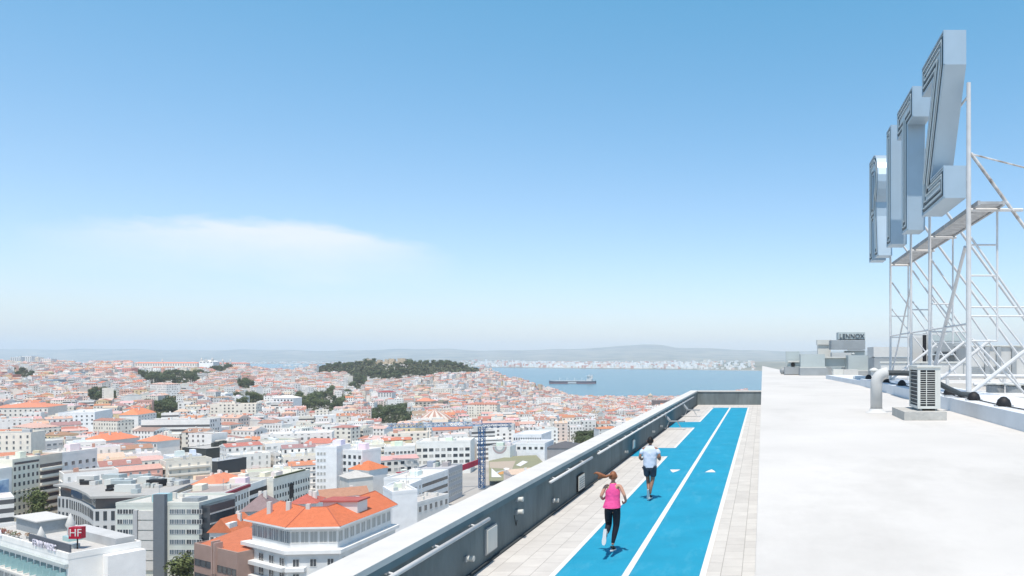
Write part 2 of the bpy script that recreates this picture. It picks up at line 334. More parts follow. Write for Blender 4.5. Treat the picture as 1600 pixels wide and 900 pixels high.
# lane arrows
for cx in (-3.18, -1.86):
    yy = 4980/(736-556)
    sg_ = -1 if cx < -2.5 else 1
    mb.quad([(cx-0.19, yy-0.32*sg_, z), (cx+0.19, yy-0.32*sg_, z), (cx+0.10, yy+0.1*sg_, z), (cx, yy+0.38*sg_, z), (cx-0.10, yy+0.1*sg_, z)][::sg_])
struct(mb.build('track_markings', LINE))
# hotel body under everything
body = MB(); body.box(-6.02, 32, -8, 92, 72, TZ-0.31); 
bo = body.build('hotel_block', mat('hotel facade', (0.55, 0.53, 0.5), 0.8, noise=0.1)); tag(bo, 'pale hotel block under the running track and white roof', 'building')
# left parapet
wp = wthing('parapet_wall', 'long slate grey parapet with white coping beside the track', 'wall', (-5.8, 30, TZ-0.3))
mb = MB(); mb.box(-6.02, XW, -8, TE+0.5, TZ-0.3, TZ+1.10); mb.build('wall_face', DARKW, wp)
mb = MB(); mb.box(-6.12, XW+0.06, -8, TE+0.56, TZ+1.102, TZ+1.2); mb.build('coping', CAP, wp)
mb = MB(); mb.box(XW+0.003, XW+0.05, -8, TE, TZ+0.98, TZ+1.10); mb.build('coping_lip', mat('lighter slate band', (0.17, 0.23, 0.245), 0.8, noise=0.2, nscale=2), wp)
mb = MB(); mb.box(XW+0.001, XW+0.085, -8, TE-0.2, TZ+0.001, TZ+0.03); mb.build('base_strip', mat('dark gutter', (0.05, 0.06, 0.065), 0.8), wp)  # thin dark strip along the foot of the parapet
we = wthing('end_parapet', 'dark slate wall with thin white coping closing the far end of track', 'wall', (-2.8, TE, TZ-0.3))
mb = MB(); mb.box(XW+0.003, -0.045, TE, TE+0.5, TZ-0.3, TZ+1.10); mb.build('wall_face', DARKW, we)
mb = MB(); mb.box(XW+0.063, -0.045, TE-0.06, TE+0.56, TZ+1.102, TZ+1.2); mb.build('coping', CAP, we)
# handrails
for ya, yb, lab in ((6.0, 15.2, 'nearest white tubular handrail on slate parapet'), (19.6, 24.4, 'short white handrail on the parapet beyond the pink-topped runner'), (25.3, 60.5, 'longest white handrail running to the far end of the parapet')):
    t = wthing('handrail', lab, 'handrail', (XW+0.12, ya, TZ+0.92), 'handrails along the parapet')
    mb = MB(); mb.tube((XW+0.13, ya, TZ+0.92), (XW+0.13, yb, TZ+0.92), 0.04, n=12); mb.build('rail', STEELW, t, smooth=True)
    y = ya+0.5
    while y < yb:
        mb = MB(); mb.tube((XW+0.005, y, TZ+0.97), (XW+0.12, y, TZ+0.94), 0.018); mb.tube((XW+0.005, y, TZ+0.97), (XW+0.02, y, TZ+0.97), 0.045, n=10); mb.build('bracket', STEELW, t); y += 1.6
# wall cabinets
def cabinet(y0, y1, z0, z1, lab, grille=False):
    t = wthing('wall_cabinet', lab, 'cabinet', (XW, y0, TZ+z0), 'cabinets on the parapet')
    mb = MB(); mb.box(XW+0.004, XW+0.05, y0, y1, TZ+z0, TZ+z1); mb.build('frame', BLACK if grille else GALVD, t)
    mb = MB(); mb.box(XW+0.052, XW+0.07, y0+0.03, y1-0.03, TZ+z0+0.03, TZ+z1-0.03); mb.build('door', ACW, t)
    if grille:
        mb = MB()
        for k in range(5): mb.box(XW+0.071, XW+0.08, y0+0.1, y1-0.1, TZ+z0+0.08+k*0.07, TZ+z0+0.1+k*0.07)
        mb.build('grille', GALVD, t)
cabinet(15.3, 15.9, 0.17, 0.69, 'plain pale wall cabinet under the near handrail')
cabinet(22.9, 23.7, 0.08, 0.56, 'black-framed grilled cabinet low on the parapet', True)
cabinet(32.6, 33.1, 0.18, 0.56, 'small pale cabinet on the parapet behind the man in white shirt')
def wlamp(y, zz, lab):
    t = wthing('wall_lamp', lab, 'lamp', (XW, y, TZ+zz), 'small lamps on the parapet')
    mb = MB(); mb.box(XW+0.004, XW+0.05, y-0.07, y+0.07, TZ+zz-0.05, TZ+zz+0.05); mb.build('box', GALVD, t)
    mb = MB(); mb.tube((XW+0.05, y, TZ+zz), (XW+0.16, y, TZ+zz), 0.045, 0.055, n=12); mb.build('lamp_head', ACW, t)
for y, zz, lab in ((14.35, 0.36, 'small round lamp low on the parapet nearest the camera'), (17.3, 1.0-0.08, 'upper lamp of the pair above the cable'), (17.3, 0.64, 'lower lamp of the stacked pair with a loose cable'), (20.3, 0.33, 'small lamp left of the grilled cabinet'), (30.8, 0.30, 'tiny lamp beside the man in white shirt'), (38.5, 0.35, 'tiny lamp on the parapet beyond the runners'), (41.5, 0.35, 'farthest tiny lamp by the exercise benches')):
    wlamp(y, zz, lab)
mb = MB(); mb.tube((XW+0.02, 17.1, TZ+0.6), (XW+0.03, 17.2, TZ+0.35), 0.008); mb.tube((XW+0.03, 17.2, TZ+0.35), (XW+0.02, 17.3, TZ+0.45), 0.008)
tag(mb.build('cable', BLACK), 'loose black cable hanging under the lamp pair', 'cable')
# exercise benches on the islands
def bench(x, y, lab, rz):
    t = thing('exercise_bench', lab, 'bench', (x, y, TZ+0.004), 'exercise benches beside the track', rz)
    mb = MB(); mb.tube((-0.65, 0, 0.03), (0.65, 0, 0.03), 0.03); mb.tube((-0.6, -0.25, 0.03), (-0.6, 0.25, 0.03), 0.03); mb.tube((0.6, -0.25, 0.03), (0.6, 0.25, 0.03), 0.03)
    mb.tube((-0.45, 0, 0.03), (-0.2, 0, 0.42), 0.025); mb.tube((0.45, 0, 0.03), (0.3, 0, 0.42), 0.025); mb.build('frame', STEELW, t)
    mb = MB(); mb.box(-0.6, 0.25, -0.13, 0.13, 0.42, 0.48); mb.build('seat', GALVD, t)
    mb = MB(); mb.quad([(0.27, -0.13, 0.45), (0.27, 0.13, 0.45), (0.7, 0.13, 0.95), (0.7, -0.13, 0.95)]); mb.quad([(0.22, 0.13, 0.5), (0.22, -0.13, 0.5), (0.65, -0.13, 1.0), (0.65, 0.13, 1.0)])
    mb.quad([(0.27, -0.13, 0.45), (0.7, -0.13, 0.95), (0.65, -0.13, 1.0), (0.22, -0.13, 0.5)]); mb.quad([(0.27, 0.13, 0.45), (0.22, 0.13, 0.5), (0.65, 0.13, 1.0), (0.7, 0.13, 0.95)]); mb.build('backrest', GALVD, t)
bench(-5.0, 43.4, 'nearer grey exercise bench at the back of the middle paving island', R(170))
bench(-4.9, 52.5, 'farther grey exercise bench on the last paving island', R(165))

# upper white roof
mb = MB(); mb.prism([(-0.04, -8), (32, -8), (32, 58), (2.0, 58), (-0.04, 92)], TZ-0.3, PZ, bottom=False)
struct(mb.build('upper_roof', WHITE))
# kerb the sign stands on
mb = MB(); mb.prism([(4.3, -6), (5.9, -6), (5.5, 31), (3.95, 31)], PZ+0.001, PZ+0.28)
mb.prism([(3.95, 31.0), (5.5, 31.0), (5.0, 40), (3.3, 40)], PZ+0.001, PZ+0.20)
kb = mb.build('roof_kerb', mat('kerb paint', (0.70, 0.73, 0.76), 0.7, noise=0.12, nscale=2)); struct(kb)
t = wthing('roof_cable', 'thin black cable lying along the kerb under the sign', 'cable', (4.4, 12, PZ+0.28))
mb = MB(); pp = [(4.42-0.012*max(0, y-12)+0.03*math.sin(y*1.7), y, PZ+0.297) for y in np.arange(6, 31, 0.8)]
for a, b in zip(pp[:-1], pp[1:]): mb.tube(a, b, 0.012, n=6)
mb.build('cable_run', BLACK, t)
for i, y in enumerate((10.6, 12.3, 14.0, 15.9, 17.9, 20.4, 23.6, 26.5, 28.5, 30.4)):
    x = 4.42-0.012*max(0, y-12)
    t = wthing('cable_clamp', 'black rounded cable clamp on the kerb, %s counting from the right picture edge' % ('nearest second third fourth fifth sixth seventh eighth ninth farthest'.split()[i]), 'clamp', (x, y, PZ+0.281), 'black cable clamps along the roof kerb')
    mb = MB(); mb.lathe((x, y, PZ+0.281), [(0.13, 0), (0.14, 0.04), (0.11, 0.12), (0.05, 0.17), (0, 0.18)], 12); mb.build('cover', BLACK, t, smooth=True)
    mb = MB(); mb.box(x-0.17, x+0.17, y-0.05, y+0.05, PZ+0.282, PZ+0.30); mb.build('foot_plate', GALVD, t)
mb = MB(); mb.box(4.12, 4.3, 17.3, 17.45, PZ+0.002, PZ+0.31); tag(mb.build('kerb_strap', GALVD), 'grey metal strap clamped over the kerb behind the air conditioner', 'strap')

# air conditioner
t = wthing('air_conditioner', 'off-white louvred air conditioner standing on a concrete plinth', 'air conditioner', (3.1, 14.95, PZ+0.14))
ax0, ax1, ay0, ay1, az0, az1 = 2.93, 3.36, 14.5, 15.35, PZ+0.2, PZ+0.98
mb = MB(); mb.box(ax0+0.03, ax1-0.03, ay0+0.03, ay1-0.03, az0+0.02, az1-0.02); mb.build('core', mat('dark coil', (0.045, 0.05, 0.055), 0.6), t)
mb = MB()
for z0, z1 in ((az0, az0+0.05), (az1-0.05, az1)): mb.box(ax0, ax1, ay0, ay1, z0, z1)
for x in (ax0, ax1-0.05):
    for y in (ay0, ay1-0.05): mb.box(x, x+0.05, y, y+0.05, az0+0.051, az1-0.051)
mb.box(ax1-0.1, ax1-0.051, ay0+0.001, ay0+0.04, az0+0.051, az1-0.051)
mb.build('casing', ACW, t)
mb = MB(); k = az0+0.09
while k < az1-0.07:
    mb.box(ax0+0.05, ax1-0.1, ay0+0.005, ay0+0.022, k, k+0.011); k += 0.042
mb.box(ax0+0.16, ax0+0.175, ay0+0.003, ay0+0.024, az0+0.051, az1-0.051)
mb.build('front_louvre', ACW, t)
mb = MB(); k = az0+0.09
while k < az1-0.07:
    mb.box(ax0+0.005, ax0+0.022, ay0+0.05, ay1-0.05, k, k+0.009); k += 0.075
mb.build('side_louvre', ACW, t)
mb = MB(); mb.box(ax0-0.02, ax1+0.02, ay0-0.02, ay1+0.02, az1+0.001, az1+0.03); mb.build('lid', ACW, t)
mb = MB()
for x in (ax0+0.05, ax1-0.09): mb.box(x, x+0.04, ay0+0.05, ay1-0.05, PZ+0.161, az0-0.001)
mb.build('feet', GALVD, t)
mb = MB(); mb.box(2.63, 3.42, 14.25, 15.6, PZ+0.002, PZ+0.16); tag(mb.build('plinth', CONC), 'low concrete plinth under the air conditioner', 'plinth')
# bent vent pipe
t = wthing('vent_pipe', 'grey bent pipe rising from white roof left of the air conditioner', 'pipe', (2.38, 16.2, PZ))
mb = MB(); pr = [Vector((2.40, 16.2, PZ)), Vector((2.40, 16.2, PZ+0.72)), Vector((2.43, 16.2, PZ+0.84)), Vector((2.52, 16.2, PZ+0.93)), Vector((2.64, 16.2, PZ+0.95))]
pr = [Vector((2.40, 16.2, PZ+.002)), Vector((2.40, 16.2, PZ+0.60))]+[Vector((2.64-0.24*math.cos(R(q)), 16.2, PZ+0.62+0.22*math.sin(R(q)))) for q in range(0, 91, 15)]; mb.sweep(pr, 0.125)
mb.lathe((2.40, 16.2, PZ+0.003), [(0.24, 0), (0.16, 0.04), (0.135, 0.09)], 14)
mb.build('elbow', GREYP, t, smooth=True)
mb = MB(); mb.sweep([(2.63, 16.2, PZ+0.84), (2.9, 16.2, PZ+0.84), (3.1, 16.25, PZ+0.83), (3.6, 16.4, PZ+0.70), (4.0, 16.6, PZ+.5), (4.35, 16.9, PZ+0.36), (4.7, 17.0, PZ+.33)], 0.06, 10); mb.build('dark_hose', mat('dark hose', (0.06, 0.07, 0.075), 0.6), t)

# ------------------------------------------------------------------ sign letters
XF = 4.275; LT = 0.5; LB, LTOP = CZ+3.70, CZ+7.64; LH = LTOP-LB
def arc(cx, cy, rx, ry, a0, a1, n): return [(cx+rx*math.cos(R(a0+(a1-a0)*k/n)), cy+ry*math.sin(R(a0+(a1-a0)*k/n))) for k in range(n+1)]
def curve_mesh(name, loops, extrude):
    cu = bpy.data.curves.new(name, 'CURVE'); cu.dimensions = '2D'; cu.fill_mode = 'BOTH'; cu.extrude = extrude
    for lp in loops:
        s = cu.splines.new('POLY'); s.points.add(len(lp)-1); s.use_cyclic_u = True
        for i, (x, y) in enumerate(lp): s.points[i].co = (x, y, 0, 1)
    tmp = bpy.data.objects.new(name, cu); COL.objects.link(tmp); dg = bpy.context.evaluated_depsgraph_get()
    me = bpy.data.meshes.new_from_object(tmp.evaluated_get(dg)); COL.objects.unlink(tmp); bpy.data.objects.remove(tmp); bpy.data.curves.remove(cu); return me
def inset(lp, d):
    n = len(lp); A = sum(lp[i][0]*lp[(i+1) % n][1]-lp[(i+1) % n][0]*lp[i][1] for i in range(n)); sg = 1 if A > 0 else -1; o = []
    for i in range(n):
        p0, p1, p2 = Vector(lp[i-1]), Vector(lp[i]), Vector(lp[(i+1) % n]); e1 = (p1-p0).normalized(); e2 = (p2-p1).normalized()
        n1 = Vector((-e1.y, e1.x))*sg; n2 = Vector((-e2.y, e2.x))*sg; m = (n1+n2); k = max(0.25, 1+n1.dot(n2)); o.append(tuple(p1+m*(d/k)))
    return o
def letter(ch, y_near, w, loops, lab):
    """local u runs from the far side to the near side (reading direction), v up"""
    t = wthing('sign_letter', lab, 'letter', (XF, y_near, LB), 'rooftop sign letters')
    M = Matrix(((0, 0, 1, 0), (-1, 0, 0, w), (0, 1, 0, 0), (0, 0, 0, 1)))   # u -> -Y, v -> Z
    def put(name, me, m, dx):
        me.transform(Matrix.Translation((dx, 0, 0)) @ M); me.polygons.foreach_set('use_smooth', [False]*len(me.polygons)); me.materials.clear(); me.materials.append(m)
        o = bpy.data.objects.new(name, me); COL.objects.link(o); o.parent = t; return o
    put('letter_body', curve_mesh('letter_body', loops, LT/2), LETTER, LT/2)
    ins = [inset(l, 0.03 if i == 0 else -0.03) for i, l in enumerate(loops)]
    put('letter_face', curve_mesh('letter_face', ins, 0.004), LFACE, -0.006)
    for i, l in enumerate(loops):
        for d, r, m, nm in ((0.015, 0.028, LETTER, 'rim'), (0.12, 0.032, GROOVE, 'neon_channel'), (0.165, 0.014, NEON, 'neon_tube'), (0.27, 0.032, GROOVE, 'neon_channel'), (0.315, 0.014, NEON, 'neon_tube')):
            if d > 0.2 and len(loops) == 1 and ch == 'none': continue
            q = inset(l, d if i == 0 else -min(d, 0.2)); 
            mb = MB()
            for a, b in zip(q, q[1:]+q[:1]):
                xx = XF-0.014-(0.03 if nm == 'neon_tube' else 0)
                if math.dist(a, b) < 1e-4: continue
                mb.tube((xx, y_near+w-a[0], LB+a[1]), (xx, y_near+w-b[0], LB+b[1]), r, n=6)
            if i == 1 and d > 0.2: continue
            mb.build(nm, m, t)
    return t
bh = 0.76; H = LH
letter('Z', 18.0, 2.42, [[(0, 0), (2.42, 0), (2.42, bh), (1.02, bh), (2.42, H-bh-0.05), (2.42, H), (0, H), (0, H-bh), (1.30, H-bh), (0, bh+0.1)]], 'huge grey metal letter Z, nearest of the rooftop sign')
letter('T', 21.75, 2.45, [[(0.80, 0), (1.65, 0), (1.65, H-bh-0.1), (2.45, H-bh-0.1), (2.45, H), (0, H), (0, H-bh-0.1), (0.80, H-bh-0.1)]], 'huge grey metal letter T between the I and Z of the sign')
letter('I', 25.4, 0.86, [[(0, 0), (0.86, 0), (0.86, H), (0, H)]], 'huge grey metal letter I, plain upright bar in the sign')
rO = [(0, 0), (0.8, 0), (0.8, 1.45), (1.12, 1.45), (1.45, 0), (2.25, 0), (1.93, 1.5)]+arc(1.1, H-1.12, 1.12, 1.12, -45, 90, 10)+[(0, H)]
rI = [(0.78, 2.0), (1.05, 2.0)]+arc(1.05, H-1.12, 0.42, 0.42, -80, 85, 8)+[(0.78, H-0.68)]
letter('R', 28.3, 2.2, [rO, rI], 'huge grey metal letter R with rounded bowl, farthest of the sign')

# scaffold behind the letters
t = wthing('sign_scaffold', 'white steel frame with posts, rakers and catwalk carrying the letters', 'scaffold', (5, 23, PZ+0.28))
PX = 4.83; KZ = PZ+0.281
for i, y in enumerate((18.0, 22.2, 25.0, 29.0)):
    rr = 0.068 if i == 0 else 0.05
    mb = MB(); mb.tube((PX, y, KZ), (PX, y, CZ+6.4 if i == 0 else CZ+6.9), rr, rr*0.75, n=10); mb.build('post', STEELW, t, smooth=False)
    mb = MB(); mb.box(PX-0.15, PX+0.15, y-0.15, y+0.15, KZ+0.001, KZ+0.03); mb.build('base_plate', GALVD, t)
    k = 0.94
    for (xa, za, xb, zb, r) in ((PX+0.05, CZ+4.75, 9.2, PZ, 0.042), (PX+0.05, CZ+2.78, 7.45, PZ+0.3, 0.03), (PX+0.05, CZ+1.77, 6.5, CZ-0.3, 0.025)):
        mb = MB(); mb.tube((xa, y, za), (xb, y, max(zb, PZ+0.005)), r, n=8); mb.build('raker', RUST if (i == 0 and r == 0.042) else STEELW, t)
    mb = MB(); mb.tube((PX+0.05, y, KZ+0.05), (PX+1.75, y, CZ+0.45), 0.05, n=8); mb.build('foot_brace', STEELW, t)
    if i == 0: mb = MB(); mb.tube((PX+0.1, y+0.05, CZ+0.4), (PX+1.35, y+0.05, PZ+0.3), 0.028, n=8); mb.build('foot_brace', STEELW, t)
    mb = MB(); mb.tube((5.5, y, CZ+3.4), (5.5, y, PZ+0.27 if i > 1 else CZ+0.35), 0.028, n=8); mb.build('rear_post', STEELW, t)
    for zz, xe in (((2.6, 5.5), (1.88, 5.5), (1.14, 8.0), (0.93, 6.6), (0.35, 5.5)) if i == 0 else ((1.5, 5.5), (0.7, 6.0))):
        mb = MB(); mb.tube((PX, y, CZ+zz), (xe, y, CZ+zz), 0.022, n=6); mb.build('rung', STEELW, t)
    mb = MB(); mb.tube((PX, y, CZ+3.42), (6.1 if i == 0 else 5.6, y, CZ+3.42), 0.04, n=6); mb.build('catwalk_bearer', STEELW, t)
    for zz in (4.1, 6.0):
        mb = MB(); mb.tube((XF+LT, y, CZ+zz), (PX+0.02, y, CZ+zz), 0.035, n=6); mb.build('letter_bolt', STEELW, t)
for zz, r in ((4.15, 0.03), (6.1, 0.03), (0.75, 0.025)):
    mb = MB(); mb.tube((PX, 18, CZ+zz), (PX, 30.2 if zz > 3 else 29, CZ+zz), r, n=6); mb.build('tie_bar', STEELW, t)
mb = MB(); mb.tube((PX, 18.3, CZ+2.6), (PX-0.0, 22.1, KZ+0.1), 0.045, 0.06, n=8); mb.build('long_brace', STEELW, t)
mb = MB(); mb.tube((PX, 25.1, CZ+2.2), (PX, 28.9, KZ+0.1), 0.03, 0.03, n=8); mb.build('long_brace', STEELW, t)
mb = MB(); mb.tube((PX, 18.1, CZ+4.78), (6.9, 19.0, CZ+4.55), 0.02, n=6); mb.build('stay_cable', RUST, t)
GRATE = mat('grey grating', (0.42, 0.43, 0.44), 0.6, noise=0.3, nscale=6)
for y0, y1 in ((17.6, 20.8), (20.85, 24.1), (24.15, 27.4), (27.45, 29.6)):
    mb = MB(); 
    for x in (4.93, 5.5): mb.box(x, x+0.06, y0, y1, CZ+3.45, CZ+3.56)
    yy = y0
    while yy < y1-0.1: mb.box(4.991, 5.499, yy, yy+0.10, CZ+3.48, CZ+3.54); yy += 0.22
    mb.build('catwalk_panel', GRATE, t)

# ------------------------------------------------------------------ plant on the roof
def pbox(mb, x0, x1, y0, y1, Y, d, bot=None, bev=0):
    """box whose near face covers photo columns x0..x1 and rows y0..y1 at distance Y"""
    zb = Zat(y1, Y) if bot is None else bot
    mb.box(Xat(x0, Y), Xat(x1, Y), Y, Y+d, max(zb, PZ+0.002), Zat(y0, Y))
def unit(name, lab, cat, parts, group=None):
    xs = [p[2] for p in parts]; Y = parts[0][6]
    t = wthing(name, lab, cat, (Xat(min(xs), Y), Y, PZ), group)
    for nm, m, x0, x1, y0, y1, Yp, d in parts:
        mb = MB(); pbox(mb, x0, x1, y0, y1, Yp, d); mb.build(nm, m, t)
    return t
def louvres(t, x0, x1, y0, y1, Y, n, m, nm='louvre'):
    mb = MB()
    for k in range(n):
        a = y0+(y1-y0)*(k+0.25)/n; b = y0+(y1-y0)*(k+0.65)/n; mb.box(Xat(x0, Y), Xat(x1, Y), Y-0.03, Y-0.004, Zat(b, Y), Zat(a, Y))
    mb.build(nm, m, t)
G = 'ventilation plant at the far left of the roof'
u = unit('vent_box', 'small upright grey sheet box at the far left of roof plant', 'duct', [('panel', GALV, 1228, 1249, 549, 572, 49, 0.6), ('hood', ACW, 1231, 1252, 563.5, 566, 48.4, 0.5), ('outlet', GALV, 1232, 1251, 566, 574, 48.5, 0.45), ('base', GALVD, 1226, 1251, 573.5, 585, 48.3, 1.5)], G)
mb = MB(); mb.tube((Xat(1239, 48.4), 48.3, Zat(569.5, 48.4)), (Xat(1239, 48.4), 48.5, Zat(569.5, 48.4)), 0.13, n=14); mb.build('fan_mouth', BLACK, u)
mb = MB(); c = (Xat(1223.5, 50), 50, PZ+0.02); mb.lathe(c, [(0.12, 0), (0.2, 0.1), (0.22, 0.25), (0.12, 0.38), (0, 0.4)], 14); tag(mb.build('roof_fan', GALVD, smooth=True), 'small round grey roof fan at the far left end', 'fan')
u = unit('air_handler', 'wide blank grey sheet unit on a dark duct', 'duct', [('cabinet', GALV, 1251, 1289, 553.5, 573, 47, 1.6), ('flange', ACW, 1250, 1291, 573.2, 575, 46.9, 1.7), ('duct', GALVD, 1250, 1294, 575.2, 588, 46.8, 1.8)], G)
u = unit('duct_bridge', 'recessed grey duct linking two sheet metal units', 'duct', [('panel', GALV, 1289.5, 1325, 559.5, 574, 48, 0.5), ('rail', ACW, 1289, 1326, 557.5, 559.3, 47.8, 0.8), ('leg', GALVD, 1290, 1300, 574, 586, 47.6, 0.3)], G)
u = unit('air_handler', 'blank grey sheet unit right of the duct bridge with a dark base', 'duct', [('cabinet', GALV, 1325.5, 1358, 555, 578, 46.5, 1.5), ('flange', ACW, 1324, 1361, 578.2, 580, 46.4, 1.6), ('base', GALVD, 1336, 1360, 580.2, 590, 46.3, 1.4)], G)
u = unit('roof_crate', 'low white box in front of the grey ducts', 'box', [('body', ACW, 1302, 1318, 577, 588, 45, 0.6), ('side_body', GREYP, 1318.2, 1341, 577.5, 589, 44.9, 0.6)], G)
u = unit('white_flue', 'off-white stacked flue behind the grey units', 'flue', [('shaft', ACW, 1278, 1298, 539, 572, 52, 0.8), ('cap', ACW, 1277, 1299, 531, 538.6, 51.9, 1.0)], G)
u = unit('condenser_stack', 'tallest grey rooftop unit with lettering on its top box', 'air conditioner', [('top_cabinet', GALV, 1310, 1352, 519, 530.5, 50, 1.4), ('middle_cabinet', GALVD, 1299, 1352, 531.5, 546, 49.6, 1.8), ('lower_cabinet', GALV, 1322, 1352, 548, 556, 50, 1.4), ('step', GREYP, 1300, 1330, 551, 560, 49.6, 1.2), ('base', GALVD, 1318, 1352, 556.5, 590, 50, 1.4)], G)
louvres(u, 1324, 1351, 546.5, 549, 50, 2, BLACK)
mb = MB(); mb.box(Xat(1311, 50), Xat(1351, 50), 49.9, 49.99, Zat(531.2, 50), Zat(530, 50)); mb.build('dark_seam', BLACK, u)
def text_part(txt, size, loc, rot, m, parent, name='lettering', ext=0.01, spacing=1.0):
    cu = bpy.data.curves.new('lettering', 'FONT'); cu.body = txt; cu.size = size; cu.extrude = ext; cu.align_x = 'CENTER'; cu.align_y = 'CENTER'; cu.space_character = spacing
    tmp = bpy.data.objects.new('lettering', cu); COL.objects.link(tmp); dg = bpy.context.evaluated_depsgraph_get(); me = bpy.data.meshes.new_from_object(tmp.evaluated_get(dg))
    COL.objects.unlink(tmp); bpy.data.objects.remove(tmp); me.materials.clear(); me.materials.append(m)
    o = bpy.data.objects.new(name, me); COL.objects.link(o); o.parent = parent; po = Vector(parent['_o']); o.location = Vector(loc)-po; o.rotation_euler = rot; return o
text_part('LENNOX', 0.40, (Xat(1331, 50), 49.975, Zat(525.5, 50)), (R(90), 0, 0), mat('grey lettering', (0.05, 0.06, 0.08), 0.6), u, ext=0.02)
# mushroom cowl
def cowl(px, py0, Y, lab, r=0.3):
    t = wthing('vent_cowl', lab, 'vent', (Xat(px, Y), Y, PZ), 'mushroom vents on the roof'); zt = Zat(py0, Y)
    mb = MB(); mb.lathe((Xat(px, Y), Y, PZ+0.002), [(r*0.75, 0), (r*0.75, zt-PZ-r*0.7)], 14); mb.build('pipe', GREYP, t, smooth=True)
    mb = MB(); mb.lathe((Xat(px, Y), Y, zt-r*0.7), [(r*1.15, -0.03), (r*1.15, 0.03), (r*0.5, r*0.5), (0, r*0.65)], 14); mb.build('cap', ACW, t)
cowl(1365.5, 574, 38.0, 'white mushroom vent right of the ducts', 0.2)
cowl(1333, 551, 48.5, 'tiny white vent cap on top of the grey units', 0.1)
cowl(1364, 557, 44, 'slim white capped vent beside the panel enclosure', 0.11)
# panel enclosures at the right
G2 = 'plant enclosure behind the sign frame'
u = unit('panel_enclosure', 'tall pale grey panel enclosure left of the air conditioner', 'enclosure', [('upper_panel', GREYP, 1365, 1421, 542, 557.5, 42, 2.5), ('lower_panel', GALVD, 1366, 1420, 558.5, 600, 42.03, 2.4)], G2)
u = unit('panel_screen', 'lower grey screen wall with thin white top rail', 'screen', [('screen', GREYP, 1376, 1512, 567, 604, 38, 0.2), ('top_rail', ACW, 1375, 1513, 565, 566.8, 37.95, 0.3)], G2)
mb = MB()
for px in np.arange(1395, 1512, 22): mb.box(Xat(px, 38), Xat(px+1.2, 38), 37.96, 37.995, Zat(600, 38), Zat(567.5, 38))
mb.build('seam', GALVD, u)
u = unit('plant_box', 'grey box beside the black flue behind the sign', 'duct', [('body', GREYP, 1426, 1456, 524, 600, 44, 1.5)], G2)
u = unit('plant_box', 'higher grey condenser box behind the sign posts', 'duct', [('body', GALV, 1456, 1508, 518, 533, 43, 1.5), ('middle', GALVD, 1457, 1514, 535, 553, 42.8, 1.8), ('base', GALVD, 1462, 1508, 555, 600, 43, 1.4)], G2)
louvres(u, 1460, 1500, 549, 557, 42.8, 3, BLACK)
mb = MB(); xx = Xat(1444.5, 41); mb.tube((xx, 41, PZ+0.002), (xx, 41, Zat(521, 41)), 0.1, n=12); tag(mb.build('black_flue', BLACK), 'black flue pipe standing between two grey plant boxes', 'pipe')
mb = MB(); 
u = unit('long_enclosure', 'long grey panelled enclosure at the right picture edge', 'enclosure', [('wall_panel', GREYP, 1514, 1760, 541.5, 604, 40, 3.0), ('roof_lip', ACW, 1513, 1761, 539.5, 541.3, 39.9, 3.2)], G2)
for px in (1538, 1556, 1580, 1606, 1640):
    mb = MB(); mb.box(Xat(px, 40), Xat(px+7, 40), 39.85, 39.99, PZ+0.002, Zat(542, 40)); mb.build('pilaster', GALVD, u)
louvres(u, 1516, 1578, 572, 588, 40, 4, GALVD)
mb = MB()
mb.tube((3.9, 33, PZ+0.25), (9, 33.5, PZ+0.25), 0.09, n=10); mb.tube((5.5, 27, PZ+0.5), (14, 27, PZ+0.45), 0.07, n=8); mb.tube((6.6, 24, PZ+0.3), (13, 24, PZ+0.3), 0.06, n=8)
for x in (6.5, 8.5, 10.5, 12.5): mb.box(x-0.05, x+0.05, 26.95, 27.05, PZ+0.002, PZ+0.4)
tag(mb.build('service_pipes', STEELW), 'white service pipes crossing low behind the sign frame', 'pipe')
for i, (px, Y) in enumerate(((1555, 23.5), (1586, 23.0), (1618, 22.6))):
    xx = Xat(px, Y); t = wthing('skylight_drum', ['grey drum behind the near sign post', 'grey drum right of the middle drum row near the edge', 'grey drum at the very right edge'][i], 'drum', (xx, Y, PZ), 'round drums behind the sign')
    mb = MB(); mb.lathe((xx, Y, PZ+0.002), [(0.27, 0), (0.27, 0.28), (0.25, 0.31), (0, 0.32)], 20); mb.build('drum_body', GALVD, t)
    mb = MB(); mb.lathe((xx, Y, PZ+0.325), [(0.31, 0), (0.31, 0.04), (0, 0.09)], 20); mb.build('lid', ACW, t)
mb = MB(); mb.box(6.2, 16, 19.5, 21.6, PZ+0.002, PZ+0.16); tag(mb.build('roof_slab', CAP), 'raised white slab behind the near sign post', 'slab')
mb = MB(); mb.box(6.0, 20, 28, 31.5, PZ+0.002, PZ+0.2); tag(mb.build('roof_slab', CAP), 'broad white slab in front of the plant enclosures', 'slab')

exec_people = True
